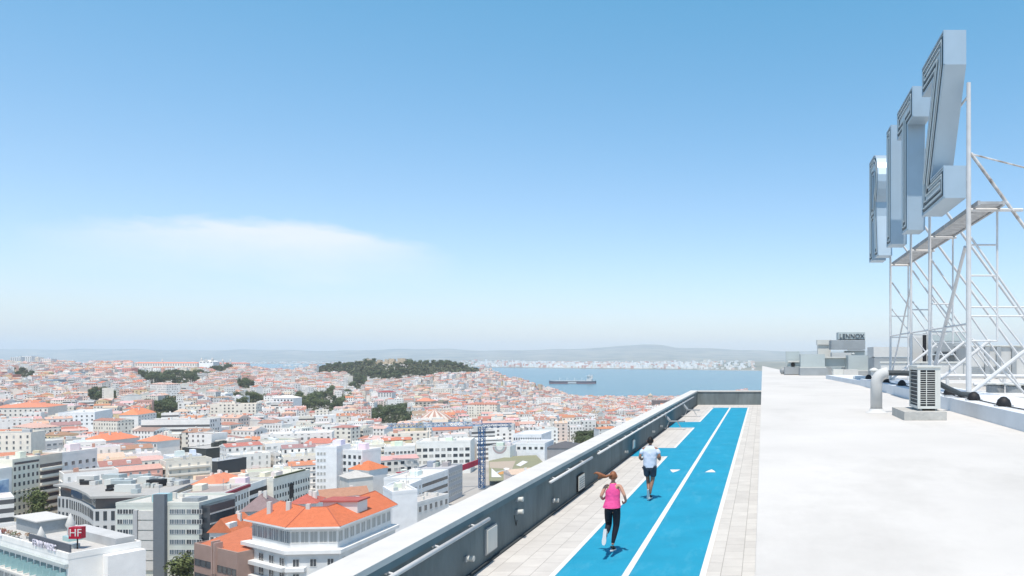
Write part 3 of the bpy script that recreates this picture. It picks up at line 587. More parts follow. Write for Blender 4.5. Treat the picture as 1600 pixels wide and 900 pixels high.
# ------------------------------------------------------------------ people
def loft(mb, levels, n=18, cap=True, mi=0):
    rings = []
    for (cx, cy, cz, rx, ry) in levels: rings.append([(cx+rx*math.cos(2*math.pi*k/n), cy+ry*math.sin(2*math.pi*k/n), cz) for k in range(n)])
    for a, b in zip(rings[:-1], rings[1:]):
        for k in range(n): mb.quad([a[k], a[(k+1) % n], b[(k+1) % n], b[k]], mi)
    if cap: mb.quad(rings[-1], mi)
def skinned(name, joints, edges, m, parent, sub=2, root=0):
    me = bpy.data.meshes.new(name); me.from_pydata([j[:3] for j in joints], edges, []); o = bpy.data.objects.new(name, me); COL.objects.link(o); o.parent = parent
    md = o.modifiers.new('skin', 'SKIN'); md.use_smooth_shade = True
    for i, j in enumerate(joints):
        rx = j[3]; ry = j[4] if len(j) > 4 else rx
        me.skin_vertices[0].data[i].radius = (rx, ry); me.skin_vertices[0].data[i].use_root = (i == root)
    s = o.modifiers.new('sub', 'SUBSURF'); s.levels = sub; s.render_levels = sub
    me.materials.append(m)
    dg = bpy.context.evaluated_depsgraph_get(); ev = bpy.data.meshes.new_from_object(o.evaluated_get(dg)); o.modifiers.clear(); o.data = ev; ev.name = name
    if not ev.materials: ev.materials.append(m)
    bm = bmesh.new(); bm.from_mesh(ev); bmesh.ops.recalc_face_normals(bm, faces=bm.faces); bm.to_mesh(ev); bm.free()
    for p in ev.polygons: p.use_smooth = True
    return o
def hand(joints, edges, wrist_i, d, up, side):
    """palm + four fingers + thumb grown from the wrist; d finger direction, side = thumb side"""
    w = Vector(joints[wrist_i][:3]); d = d.normalized(); side = (side-d*side.dot(d)).normalized(); nrm = d.cross(side)
    p = w+d*0.055; joints.append((*p, 0.024, 0.014)); pi = len(joints)-1; edges.append((wrist_i, pi))
    for k, L in enumerate((0.060, 0.068, 0.063, 0.050)):
        b = w+d*0.085+side*(0.026-0.017*k); m1 = b+d*L*0.5+nrm*0.012; m2 = m1+d*L*0.15+nrm*L*0.45
        i0 = len(joints); joints += [(*b, 0.009), (*m1, 0.0085), (*m2, 0.0075)]; edges += [(pi, i0), (i0, i0+1), (i0+1, i0+2)]
    b = w+d*0.04+side*0.035; e = b+d*0.035+side*0.014+nrm*0.016; i0 = len(joints); joints += [(*b, 0.011), (*e, 0.009)]; edges += [(pi, i0), (i0, i0+1)]
def shoe(parent, ankle, toe_dir, m, ms, down):
    a = Vector(ankle); td = Vector(toe_dir).normalized(); dn = Vector(down).normalized()
    heel = a-td*0.05+dn*0.06; mid = a+td*0.05+dn*0.065; ball = a+td*0.13+dn*0.075; toe = a+td*0.19+dn*0.08
    s = skinned('shoe', [(*a, 0.042), (*heel, 0.036, 0.034), (*mid, 0.038, 0.034), (*ball, 0.044, 0.028), (*toe, 0.034, 0.018)], [(0, 1), (0, 2), (2, 3), (3, 4)], m, parent)
    sp = td*1.0; sd_ = td.cross(dn); mb = MB(); 
    P = []
    for f, wd in ((-0.10, 0.028), (-0.03, 0.036), (0.07, 0.036), (0.14, 0.046), (0.20, 0.040), (0.235, 0.018)): P.append((f, wd))
    base = a+dn*0.095
    up_ = [base+td*f+sd_*wd for f, wd in P]+[base+td*f-sd_*wd for f, wd in P[::-1]]; lo = [q+dn*0.022 for q in up_]
    n = len(up_)
    for k in range(n): mb.quad([up_[k], up_[(k+1) % n], lo[(k+1) % n], lo[k]])
    mb.quad(lo[::-1]); mb.quad(up_)
    mb.build('sole', ms, s if False else parent)
def head(parent, c, r, skin, hairm, ponytail=None):
    """head ellipsoid with jaw, ears, nose, eyes; hair cap; looks towards +Y"""
    mb = MB(); n = 18; L = []
    for k in range(13):
        t = math.pi*k/12; zz = -math.cos(t); rr = math.sin(t)
        jaw = 1-0.22*max(0, -zz)
        L.append((c[0], c[1]+(0.012 if zz < -0.3 else 0), c[2]+zz*r*1.28, max(0.001, rr*r*0.86*jaw), max(0.001, rr*r*1.05*jaw)))
    loft(mb, L, n)
    for sx in (-1, 1):   # ears
        e = Vector((c[0]+sx*r*0.86, c[1]-0.005, c[2]-0.01)); mb.tube(e-Vector((0, 0, 0.03)), e+Vector((sx*0.012, -0.008, 0.03)), 0.010, 0.016, n=8)
    mb.tube((c[0], c[1]+r*0.98, c[2]+0.015), (c[0], c[1]+r*1.15, c[2]-0.03), 0.008, 0.016, n=8)   # nose
    mb.build('face', skin, parent, smooth=True)
    mb = MB()
    for sx in (-1, 1): mb.tube((c[0]+sx*0.032, c[1]+r*0.93, c[2]+0.012), (c[0]+sx*0.032, c[1]+r*0.99, c[2]+0.012), 0.012, 0.008, n=8)
    mb.tube((c[0]-0.025, c[1]+r*0.93, c[2]-0.06), (c[0]+0.025, c[1]+r*0.93, c[2]-0.06), 0.006, n=6)
    mb.build('facial_features', mat('dark brown features', (0.06, 0.03, 0.025), 0.5), parent)
    mb = MB(); rings = []
    for k in range(10):
        t = k/9; zz = math.cos(t*math.pi*0.62)
        ring = []
        for q in range(24):
            a = 2*math.pi*q/24; fr = math.sin(a)   # +1 front
            z2 = zz if fr < 0.25 else max(zz, 0.25+0.3*fr)
            rr = math.sqrt(max(0.0, 1-min(1, z2*z2)))
            wob = 1+0.03*math.sin(7*a+k*2.1)
            ring.append((c[0]+math.cos(a)*rr*r*0.96*wob, c[1]-0.006+math.sin(a)*rr*r*1.13*wob, c[2]+z2*r*1.36))
        rings.append(ring)
    for a, b in zip(rings[:-1], rings[1:]):
        for q in range(24): mb.quad([a[q], a[(q+1) % 24], b[(q+1) % 24], b[q]])
    mb.build('hair', hairm, parent, smooth=True)

SKW = mat('tanned skin', (0.50, 0.27, 0.19), 0.5, noise=0.08, nscale=9); SKM = mat('brown skin', (0.30, 0.16, 0.11), 0.5, noise=0.08, nscale=9)
PINK = mat('pink running vest', (0.90, 0.10, 0.33), 0.8, noise=0.22, nscale=9, bump=0.5, bscale=14); NAVY = mat('black leggings', (0.013, 0.014, 0.022), 0.6)
SHOE = mat('grey running shoe', (0.30, 0.31, 0.33), 0.7); SHOEB = mat('dark running shoe', (0.03, 0.03, 0.035), 0.7); SOLE = mat('white sole', (0.6, 0.6, 0.6), 0.7)
HAIRR = mat('auburn hair', (0.34, 0.13, 0.06), 0.55, noise=0.5, nscale=25, stretch=(1, 1, 0.2)); HAIRB = mat('black hair', (0.012, 0.010, 0.010), 0.6)
TEE = mat('pale running shirt', (0.62, 0.68, 0.80), 0.85, noise=0.14, nscale=7, bump=0.6, bscale=10); SHORT = mat('slate shorts', (0.06, 0.075, 0.10), 0.85, noise=0.2, nscale=9)
# woman, running away
wy = 4980/312.0; wx = Xat(957, wy)
w = thing('person', 'woman in pink racerback vest and black leggings running, ponytail flying', 'person', (wx, wy, TZ+0.13)); w.scale = (.97, .97, .965)
J = [(0, 0, .92, .115, .095), (0, .02, 1.06, .105, .080), (0, .04, 1.20, .125, .09), (0, .05, 1.33, .115, .085), (0, .055, 1.42, .045), (0, .07, 1.48, .045),
     (-.155, .045, 1.36, .045), (-.235, -.07, 1.15, .034), (-.215, .06, 1.06, .026), (-.16, .15, 1.12, .021),
     (.155, .045, 1.36, .045), (.265, -.05, 1.17, .034), (.285, .02, 1.03, .027), (.225, .10, .97, .021),
     (-.085, .0, .86, .085), (-.10, .10, .52, .052), (-.09, -.16, .40, .042), (-.085, -.28, .40, .030),
     (.085, .0, .86, .085), (.075, .04, .50, .054), (.035, -.03, .28, .043), (.015, -.07, .10, .030)]
E = [(0, 1), (1, 2), (2, 3), (3, 4), (4, 5), (3, 6), (6, 7), (7, 8), (8, 9), (3, 10), (10, 11), (11, 12), (12, 13), (0, 14), (14, 15), (15, 16), (16, 17), (0, 18), (18, 19), (19, 20), (20, 21)]
hand(J, E, 9, Vector((.3, .8, .35)), None, Vector((.4, -.2, .8))); hand(J, E, 13, Vector((-.4, .8, -.1)), None, Vector((-.4, -.2, .8)))
skinned('body', J, E, SKW, w); head(w, (0, .075, 1.555), 0.088, SKW, HAIRR)
skinned('leggings', [(0, 0, .95, .118, .105), (-.085, -.005, .86, .105), (-.098, .06, .68, .090), (-.10, .10, .52, .074), (-.095, -.06, .43, .064), (-.087, -.23, .40, .044), (.085, 0, .86, .105), (.082, .03, .68, .090), (.075, .04, .50, .074), (.045, -.01, .33, .064), (.017, -.065, .13, .037)],
        [(0, 1), (1, 2), (2, 3), (3, 4), (4, 5), (0, 6), (6, 7), (7, 8), (8, 9), (9, 10)], NAVY, w)
mb = MB(); loft(mb, [(-.012, -.01, .905, .195, .155), (-.01, -.005, .96, .182, .142), (0, .01, 1.06, .158, .115), (0, .03, 1.16, .158, .118), (0, .04, 1.24, .160, .125), (0, .05, 1.30, .125, .118), (0, .052, 1.36, .082, .106), (0, .058, 1.415, .068, .078)], 26)
mb.build('vest', PINK, w, smooth=True)
shoe(w, (.015, -.07, .105), (.05, 1, -.12), SHOEB, SOLE, (0, -.12, -1)); shoe(w, (-.085, -.29, .40), (-.05, -.25, -1), SHOE, SOLE, (0, -1, .25))
pj = [(0, -.01, 1.60, .022), (-.06, -.06, 1.605, .026), (-.12, -.09, 1.575, .034), (-.19, -.10, 1.585, .046), (-.26, -.10, 1.635, .044), (-.33, -.10, 1.665, .026), (-.25, -.09, 1.565, .034), (-.30, -.08, 1.535, .016), (-.38, -.11, 1.64, .010)]
skinned('ponytail', pj, [(0, 1), (1, 2), (2, 3), (3, 4), (4, 5), (3, 6), (6, 7), (5, 8)], HAIRR, w)
# man, running ahead
my = 4980/225.5; mx_ = Xat(1015.5, my)
w = thing('person', 'dark-haired man in pale T-shirt and dark shorts running ahead', 'person', (mx_, my, TZ+0.07))
J = [(0, 0, .95, .13, .10), (0, .01, 1.10, .125, .09), (0, .03, 1.26, .15, .105), (0, .04, 1.38, .14, .09), (0, .045, 1.48, .055), (0, .055, 1.54, .055),
     (-.20, .03, 1.40, .058), (-.29, -.05, 1.17, .043), (-.26, .09, 1.08, .032), (-.19, .18, 1.12, .026),
     (.20, .03, 1.40, .058), (.29, -.05, 1.17, .043), (.27, .09, 1.08, .032), (.21, .19, 1.10, .026),
     (-.095, .0, .88, .095), (-.08, .14, .54, .06), (-.045, .02, .33, .052), (-.02, -.02, .26, .036),
     (.095, .0, .88, .095), (.07, .05, .50, .062), (.03, -.05, .30, .053), (.015, -.08, .11, .034)]
J[17] = (-.02, -.10, .22, .036)
hand(J, E2 := [(a, b) for a, b in [(0, 1), (1, 2), (2, 3), (3, 4), (4, 5), (3, 6), (6, 7), (7, 8), (8, 9), (3, 10), (10, 11), (11, 12), (12, 13), (0, 14), (14, 15), (15, 16), (16, 17), (0, 18), (18, 19), (19, 20), (20, 21)]], 9, Vector((.3, .8, .3)), None, Vector((.4, -.2, .8)))
hand(J, E2, 13, Vector((-.3, .8, .3)), None, Vector((-.4, -.2, .8)))
skinned('body', J, E2, SKM, w); head(w, (0, .06, 1.625), 0.094, SKM, HAIRB)
mb = MB(); loft(mb, [(0, 0, .88, .195, .150), (0, 0, .97, .192, .145), (0, .01, 1.10, .195, .145), (0, .025, 1.25, .215, .150), (0, .035, 1.36, .225, .140), (0, .04, 1.43, .185, .115), (0, .045, 1.475, .09, .08), (0, .047, 1.50, .062, .062)], 26)
mb.build('shirt', TEE, w, smooth=True)
for sx in (-1, 1): skinned('sleeve', [(sx*.17, .035, 1.39, .085, .08), (sx*.225, .01, 1.325, .082, .078), (sx*.268, -.03, 1.235, .075, .072)], [(0, 1), (1, 2)], TEE, w)
skinned('shorts', [(0, 0, .93, .14, .12), (-.095, .005, .85, .118), (-.095, .06, .70, .105), (-.088, .10, .60, .098), (.095, .005, .85, .118), (.088, .035, .68, .105), (.080, .045, .58, .098)], [(0, 1), (1, 2), (2, 3), (0, 4), (4, 5), (5, 6)], SHORT, w)
shoe(w, (.015, -.08, .115), (.03, 1, -.15), SHOEB, SOLE, (0, -.15, -1)); shoe(w, (-.02, -.11, .21), (0, .3, -1), SHOEB, SOLE, (0, -1, -.3))
# CITY
# ------------------------------------------------------------------ trees
LEAFM = []
def leaf_material(i, c):
    m = bpy.data.materials.new('foliage'); m.use_nodes = True; nt = m.node_tree; b = nt.nodes['Principled BSDF']; b.inputs['Roughness'].default_value = 0.7; b.inputs['Specular IOR Level'].default_value = 0.2
    a = N(nt, 'ShaderNodeVertexColor', layer_name='Col'); nt.links.new(a.outputs[0], b.inputs['Base Color']); return m
LM = leaf_material(0, None)
def tree_mesh(seed, w, h, kind):
    """crown of leaf clumps: unit tree of crown width w, height h; returns (crown mesh, trunk mesh)"""
    r = random.Random(seed); mb = MB(); tk = MB()
    nb = 12 if kind != 'cypress' else 7; blobs = []
    for k in range(nb):
        if kind == 'cypress': blobs.append((0, 0, h*(0.18+0.75*k/nb), w*0.5*(1-0.65*abs(k/nb-0.3)), h*0.12))
        elif kind == 'pine':
            a = r.uniform(0, 6.28); q = r.uniform(0.1, 0.33)*w; blobs.append((q*math.cos(a), q*math.sin(a), h*r.uniform(0.55, 0.85), w*r.uniform(0.2, 0.3), h*0.13))
        else:
            a = r.uniform(0, 6.28); q = r.uniform(0.0, 0.3)*w; blobs.append((q*math.cos(a), q*math.sin(a), h*r.uniform(0.22, 0.82), w*r.uniform(0.17, 0.3), h*r.uniform(0.13, 0.24)))
    tk.tube((0, 0, -0.5), (0, 0, h*0.45), w*0.04, w*0.028, n=7)
    for b in blobs[:6]: tk.tube((0, 0, h*0.35), (b[0], b[1], b[2]), w*0.022, w*0.008, n=5)
    for b in blobs:
        sh = r.uniform(0.7, 1.25); sh2 = 1.0 if seed % 3 else 1.35
        for q in range(95 if kind != 'cypress' else 60):
            d = Vector((r.gauss(0, 1), r.gauss(0, 1), r.gauss(0, 1))).normalized()*r.uniform(0.72, 1.06)
            c = Vector((b[0]+d.x*b[3], b[1]+d.y*b[3], b[2]+d.z*b[4])); s = w*r.uniform(0.028, 0.062)
            nrm = (d+Vector((r.uniform(-.8, .8), r.uniform(-.8, .8), r.uniform(-.3, .9)))).normalized(); u = nrm.orthogonal().normalized(); v = nrm.cross(u)
            g = sh*r.uniform(0.7, 1.3); g *= sh2; colr = (0.085*g, 0.110*g, 0.050*g) if kind != 'round' else (0.105*g, 0.130*g, 0.050*g)
            mb.quad([c-u*s, c-v*s*0.7, c+u*s, c+v*s*0.7], 0, colr)
    mb2 = mb.build('crown', LM); tk2 = tk.build('trunk', TRUNK)
    out_ = []
    for o in (mb2, tk2):
        me = o.data; me.transform(Matrix.Translation(o.location)); COL.objects.unlink(o); bpy.data.objects.remove(o); out_.append(me)
    return out_
TREES = {'broad': [tree_mesh(s, 10, 10, 'broad') for s in (1, 2, 3)], 'round': [tree_mesh(s, 10, 11, 'round') for s in (4, 5, 6)], 'pine': [tree_mesh(s, 11, 11, 'pine') for s in (7, 8)], 'cypress': [tree_mesh(9, 3, 11, 'cypress')]}
OCC = []     # (x, y, r) kept free of scattered houses
LAND = []    # (px, py, words) landmarks for telling houses apart
ntree = 0
PLACED = []
def tree(x, y, kind, s, group, desc):
    z = ground(x, y); k = rnd.randrange(len(TREES[kind])); nm = {'broad': 'broadleaf_tree', 'round': 'broadleaf_tree', 'pine': 'pine_tree', 'cypress': 'cypress_tree'}[kind]
    t = thing(nm, '', 'tree', (x, y, z), group, rnd.uniform(0, 6.28)); t.scale = (s*rnd.uniform(.9, 1.15), s*rnd.uniform(.9, 1.15), s*rnd.uniform(.85, 1.15))
    for me, n_ in zip(TREES[kind][k], ('crown', 'trunk')):
        o = bpy.data.objects.new(n_, me); COL.objects.link(o); o.parent = t
    OCC.append((x, y, 5*s)); PLACED.append((t, proj(x, y, z+6*s), desc)); return t
ZONES = [(494, 752, 540, 581), (530, 680, 562, 592), (204, 388, 545, 574)]
SCRUB = [(498, 748, 569, 584), (498, 748, 571, 583), (535, 670, 578, 592)]
def grove(px0, px1, py0, py1, n, kinds, s, group, desc, top=False):
    if 'scattered' not in group: ZONES.append((px0-2, px1+2, py0-5*s, py1+1)); s *= 1.15; n = int(n*1.15); SCRUB.append((px0, px1, py0, py1))
    for k in range(n):
        px = px0+(px1-px0)*(k+rnd.uniform(0.1, 0.9))/n; e_ = math.sqrt(max(0.05, 1-((px-(px0+px1)/2)/((px1-px0)/2))**2)); py = (py0+py1)/2+(py1-py0)/2*e_*rnd.uniform(-1, 1); x, y = hit(px, py, 3.0)
        if y > 2900: continue
        tree(x, y, rnd.choice(kinds), s*rnd.uniform(0.75, 1.25), group, desc)
for px, py, s, d in ((60, 806, 1.15, 'green street tree in front of the cream building'), (290, 900, 1.0, 'dark green tree between the grey office and the brown building')):
    x, y = (Pz(px, py, 74)); t = tree(x, y, 'round', s, 'street trees below', d)
# castle hill: tree line on the crest either side of the walls
for k in range(34):
    px = rnd.uniform(497, 585); Y = rnd.uniform(2120, 2270); tree(Xat(px, Y), Y, 'broad', rnd.uniform(1.3, 1.8)*min(1, (px-485)/40), 'trees on the castle hill', 'dark tree on the castle hill left of the fortress')
for k in range(40):
    px = rnd.uniform(632, 748); Y = rnd.uniform(2130, 2270); tree(Xat(px, Y), Y, 'broad', rnd.uniform(1.3, 1.8)*min(1, (765-px)/45), 'trees on the castle hill', 'dark tree on the castle hill right of the fortress')
grove(575, 632, 578, 592, 16, ['broad'], 1.2, 'trees on the castle hill', 'dark tree on the slope under the fortress walls')
grove(543, 572, 588, 608, 14, ['broad', 'cypress'], 1.4, 'trees on the castle hill', 'dark tree in the gully below the castle hill')
grove(458, 548, 612, 642, 38, ['round', 'broad'], 1.15, 'trees of the large grove', 'green tree of the large central grove')
grove(575, 650, 630, 660, 34, ['broad', 'cypress', 'broad'], 1.0, 'trees of the hillside garden', 'dark tree of the garden right of the central grove')
grove(215, 325, 580, 600, 34, ['broad', 'pine'], 1.35, 'trees below the church', 'dark tree of the wood below the white church')
grove(330, 360, 570, 580, 10, ['broad'], 1.4, 'trees by the church', 'dark tree right beside the white church')
grove(112, 146, 560, 568, 9, ['pine'], 1.9, 'trees on the left hilltop', 'umbrella pine on the left hilltop')
grove(226, 286, 628, 646, 18, ['broad', 'pine'], 1.0, 'trees of the left square', 'dark tree of the small wood above the left square')
grove(208, 262, 652, 668, 14, ['round', 'pine'], 0.85, 'trees of the left square', 'green tree in the left square')
grove(130, 192, 612, 624, 14, ['broad'], 1.0, 'trees in the left terrace gardens', 'dark tree in the left terrace gardens')
grove(355, 400, 618, 632, 10, ['round'], 1.0, 'garden trees left of centre', 'green tree in a garden left of the central grove')
grove(366, 400, 596, 606, 8, ['broad'], 1.1, 'garden trees left of centre', 'dark tree on the slope left of the castle hill')
grove(900, 946, 676, 700, 14, ['broad'], 0.85, 'trees behind the parapet', 'dark tree just over the parapet wall')
grove(15, 60, 575, 592, 8, ['broad'], 1.1, 'trees at far left', 'dark tree at the far left hillside')
grove(400, 420, 612, 628, 5, ['round'], 1.0, 'garden trees left of centre', 'yellow green tree beside the white villa')
grove(440, 700, 640, 700, 14, ['round', 'broad'], 0.6, 'scattered courtyard trees', 'small courtyard tree among the middle roofs')
grove(30, 430, 600, 700, 26, ['round', 'broad', 'cypress'], 0.7, 'scattered courtyard trees', 'small courtyard tree among the left roofs')

sb = MB(); rs = random.Random(21)
for a0, a1, b0, b1 in SCRUB:
    for k in range(int((330 if b0 > 571 else 520)*max(1, (a1-a0)*(b1-b0)/1500))):
        px, py = rs.uniform(a0-1, a1+1), rs.uniform(b0-1, b1+2)
        if b0 < 573 and 570 < px < 638 and py < 581 and rs.random() < .75: continue
        if b0 < 573 and 664 < px < 722 and rs.random() < .7: continue
        if b0 > 571 and ((px-(a0+a1)/2)/(a1-a0)*2)**2+((py-(b0+b1)/2)/(b1-b0)*2)**2 > rs.uniform(.7, 1.2): continue
        x, y = hit(px, py, 1.0)
        if y > 2330: continue
        z = ground(x, y); s_ = rs.uniform(1.6, 3.2) if b0 > 571 else rs.uniform(3.5, 7); g = rs.uniform(.6, 1.3); cc = (.085*g, .095*g, .048*g)
        for j in range(16):
            d = Vector((rs.gauss(0, 1), rs.gauss(0, 1), abs(rs.gauss(0, .8)))).normalized()*s_; c = Vector((x, y, z))+d; u = Vector((rs.gauss(0, 1), rs.gauss(0, 1), rs.gauss(0, 1))).normalized()*s_*.5; v = u.orthogonal().normalized()*s_*.4
            sb.quad([c-u, c-v, c+u, c+v], 0, cc)
o_ = sb.build('undergrowth', LM); o_['kind'] = 'stuff'; tag(o_, 'dark green scrub under the trees of the hillside woods', 'scrub')
# ------------------------------------------------------------------ buildings
def window_mesh(name, glass, frame, bars=1):
    mb = MB()
    mb.box(-0.5, 0.5, -0.02, 0.02, 0, 1, 0)
    for a, b, c, d in ((-0.5, -0.44, 0, 1), (0.44, 0.5, 0, 1), (-0.44, 0.44, 0, 0.05), (-0.44, 0.44, 0.95, 1)): mb.box(a, b, -0.07, -0.021, c, d, 1)
    for k in range(bars):
        x = -0.5+(k+1)/(bars+1); mb.box(x-0.025, x+0.025, -0.06, -0.021, 0.05, 0.95, 1)
    o = mb.build(name, [glass, frame]); me = o.data; me.transform(Matrix.Translation(o.location)); COL.objects.unlink(o); bpy.data.objects.remove(o); return me
SHUT = mat('closed shutter', (0.42, 0.42, 0.40), 0.7, noise=0.1); GLB = mat('bluish window glass', (0.10, 0.14, 0.17), 0.1, spec=0.8); BURG = mat('burgundy', (0.30, 0.02, 0.04), 0.6)
WM = {'dark': window_mesh('window', GLASS, FRAME), 'shut': window_mesh('window', SHUT, FRAME), 'blue': window_mesh('window', GLB, FRAME, 2), 'band': window_mesh('window', GLASS, FRAME, 5), 'plain': window_mesh('window', GLASS, GLASS, 0)}
class Bld:
    """box building: a = near-left roof corner, b = near-right roof corner seen from the street side; depth goes back from them"""
    def __init__(s, name, label, cat, a, b, depth, z0, z1, col, group=None, land=True):
        s.a = Vector((a[0], a[1])); s.b = Vector((b[0], b[1])); s.L = (s.b-s.a).length; s.u = (s.b-s.a)/s.L; s.n = Vector((-s.u.y, s.u.x)); s.d = depth; s.z0 = z0; s.z1 = z1
        c = (s.a+s.b)/2+s.n*depth/2; s.c = c; s.col = col
        s.t = wthing(name, label, cat, (c.x, c.y, z0), group); s.nw = 0
        OCC.append((c.x, c.y, max(s.L, depth)*0.62+3)); 
        if max(s.L, depth) > 22:
            for f in (0.2, 0.5, 0.8):
                for g in (0.2, 0.8): q = s.a+s.u*s.L*f+s.n*depth*g; OCC.append((q.x, q.y, min(s.L, depth)*0.5+3))
        if land: px, py = proj(c.x, c.y, z1); LAND.append((px, py, s.t))
        s.box('wall', 0, s.L, 0, depth, z0, z1, W_PLAIN, col, own=True)
    def pt(s, u, v): q = s.a+s.u*u+s.n*v; return (q.x, q.y)
    def box(s, name, u0, u1, v0, v1, z0, z1, m, col=(1, 1, 1), parent=None, own=False):
        mb = MB(); mb.prism([s.pt(u0, v0), s.pt(u1, v0), s.pt(u1, v1), s.pt(u0, v1)], z0, z1, 0, col, bottom=True); return mb.build(name, m, s.t)
    def flat(s, colr=(0.62, 0.60, 0.57), par=0.8, clutter=4):
        s.box('roof', 0.35, s.L-0.35, 0.35, s.d-0.35, s.z1+0.002, s.z1+0.12, ROOF, colr)
        mb = MB(); w = 0.3
        for u0, u1, v0, v1 in ((-0.05, s.L+0.05, -0.05, w), (-0.05, s.L+0.05, s.d-w, s.d+0.05), (-0.05, w, w, s.d-w), (s.L-w, s.L+0.05, w, s.d-w)): mb.prism([s.pt(u0, v0), s.pt(u1, v0), s.pt(u1, v1), s.pt(u0, v1)], s.z1-0.3, s.z1+par, 0, s.col, bottom=True)
        mb.build('parapet', W_PLAIN, s.t)
        for k in range(clutter):
            r = rnd.random(); u = rnd.uniform(0.15, 0.8)*s.L; v = rnd.uniform(0.2, 0.75)*s.d
            if r < 0.35: s.box('stair_house', u, min(s.L-1, u+rnd.uniform(2.5, 5)), v, min(s.d-0.6, v+rnd.uniform(2, 4)), s.z1+0.12, s.z1+rnd.uniform(1.8, 3.2), W_PLAIN, tuple(c*rnd.uniform(.8, 1.05) for c in s.col))
            elif r < 0.7: s.box('chimney', u, u+rnd.uniform(.6, 1.4), v, v+rnd.uniform(.6, 1.0), s.z1+0.12, s.z1+rnd.uniform(1.2, 2.4), W_PLAIN, (0.72, 0.68, 0.62))
            elif r < 0.85: s.box('roof_unit', u, u+rnd.uniform(1, 2.2), v, v+1, s.z1+0.12, s.z1+1.2, GALV)
            else:
                q = s.pt(u, v); mb = MB(); mb.tube((*q, s.z1), (*q, s.z1+4), 0.06, n=5); mb.tube((q[0]-0.8, q[1], s.z1+3.6), (q[0]+0.8, q[1], s.z1+3.6), 0.04, n=4); mb.tube((q[0]-0.5, q[1], s.z1+3.1), (q[0]+0.5, q[1], s.z1+3.1), 0.04, n=4); mb.build('antenna', GALVD, s.t)
        return s
    def hip(s, h=3.0, colr=(0.62, 0.19, 0.09), ov=0.5, gable=False, chim=2):
        z = s.z1+0.003; e = min(s.L, s.d)/2*(0.0 if gable else 1.0); mb = MB()
        A = [s.pt(-ov, -ov), s.pt(s.L+ov, -ov), s.pt(s.L+ov, s.d+ov), s.pt(-ov, s.d+ov)]; P = [(*q, z) for q in A]
        if s.L >= s.d: r0 = (*s.pt(e, s.d/2), z+h); r1 = (*s.pt(s.L-e, s.d/2), z+h); F_ = [[P[0], P[1], r1, r0], [P[2], P[3], r0, r1], [P[1], P[2], r1], [P[3], P[0], r0]]
        else: r0 = (*s.pt(s.L/2, e), z+h); r1 = (*s.pt(s.L/2, s.d-e), z+h); F_ = [[P[1], P[2], r1, r0], [P[3], P[0], r0, r1], [P[0], P[1], r0], [P[2], P[3], r1]]
        for f in F_: mb.quad(f, 0, colr)
        mb.quad(P[::-1], 1, (0.7, 0.66, 0.6)); s.rf = mb.build('roof', [ROOF, W_PLAIN], s.t)
        for k in range(chim):
            u = rnd.uniform(.2, .8)*s.L; v = rnd.uniform(.3, .7)*s.d; s.box('chimney', u, u+.9, v, v+.7, z+h*0.2, z+h+rnd.uniform(.3, 1.2), W_PLAIN, (0.75, 0.7, 0.64))
        return s
    def windows(s, face, cols, rows, ww=1.2, wh=1.5, kind='dark', z_top=1.2, step=3.1, u0=None, u1=None, mixk=None):
        a, u, n, L = {'front': (s.a, s.u, s.n, s.L), 'right': (s.b, s.n, -s.u, s.d), 'left': (s.a+s.n*s.d, -s.n, s.u, s.d)}[face]
        lo = 0 if u0 is None else u0; hi = L if u1 is None else u1; ang = math.atan2(u.y, u.x)
        for r in range(rows):
            for c in range(cols):
                if s.nw >= 96: return s
                q = a+u*(lo+(hi-lo)*(c+0.5)/cols); z = s.z1-z_top-wh-r*step
                if z < s.z0: continue
                k = kind if not mixk or rnd.random() > 0.25 else mixk
                o = bpy.data.objects.new('window', WM[k]); COL.objects.link(o); o.parent = s.t; o.location = (q.x-s.c.x-n.x*0.03, q.y-s.c.y-n.y*0.03, z-s.z0)
                o.rotation_euler = (0, 0, ang); o.scale = (ww, 1, wh); s.nw += 1
        return s
    def slabs(s, face, rows, out_=1.1, step=3.1, z_top=3.0, col=(0.8, 0.78, 0.75), u0=0, u1=None, rail=True):
        for r in range(rows):
            z = s.z1-z_top-r*step
            if face == 'front': U0, U1, V0, V1 = u0, (u1 or s.L), -out_, -0.003
            elif face == 'right': U0, U1, V0, V1 = s.L+0.003, s.L+out_, u0, (u1 or s.d)
            else: U0, U1, V0, V1 = -out_, -0.003, u0, (u1 or s.d)
            mb = MB(); mb.prism([s.pt(U0, V0), s.pt(U1, V0), s.pt(U1, V1), s.pt(U0, V1)], z, z+(1.0 if rail else 0.2), 0, col, bottom=True); mb.build('balcony', W_PLAIN, s.t)
        return s
Wh = (0.86, 0.83, 0.78); Cr = (0.72, 0.67, 0.56); Gr = (0.45, 0.46, 0.46)
# --- city hotel with red rooftop sign (bottom left)
C0 = Pz(107, 872, 100); a_ = (C0[0]-0.875*48, C0[1]+0.484*48)
B = Bld('hotel', 'white hotel at the bottom left with teal balcony screens and rooftop sign', 'building', a_, C0, 12, 72, 100, (0.82, 0.80, 0.76))
B.flat((0.5, 0.49, 0.47), 0.9, 0)
for k in range(15):
    u0 = 0.3+k*3.15; B.box('glass_screen', u0+2.6, u0+2.68, -1.6, -0.05, 95.0, 97.2, TEALG)
    B.box('balcony_opening', u0+0.15, u0+2.55, -0.06, -0.004, 94.9, 97.6, GLB)
B.box('balcony_slab', 0, B.L-0.6, -1.8, -0.003, 94.3, 94.7, CAP); B.box('eave', 0, B.L+0.0, -0.7, -0.06, 98.2, 98.8, GALV)
B.windows('front', 15, 4, 2.4, 2.0, 'blue', z_top=7.0, step=3.1)
B.box('side_block', B.L+0.003, B.L+2.2, 5.5, 12, 72, 99.4, W_PLAIN, (0.82, 0.80, 0.77))
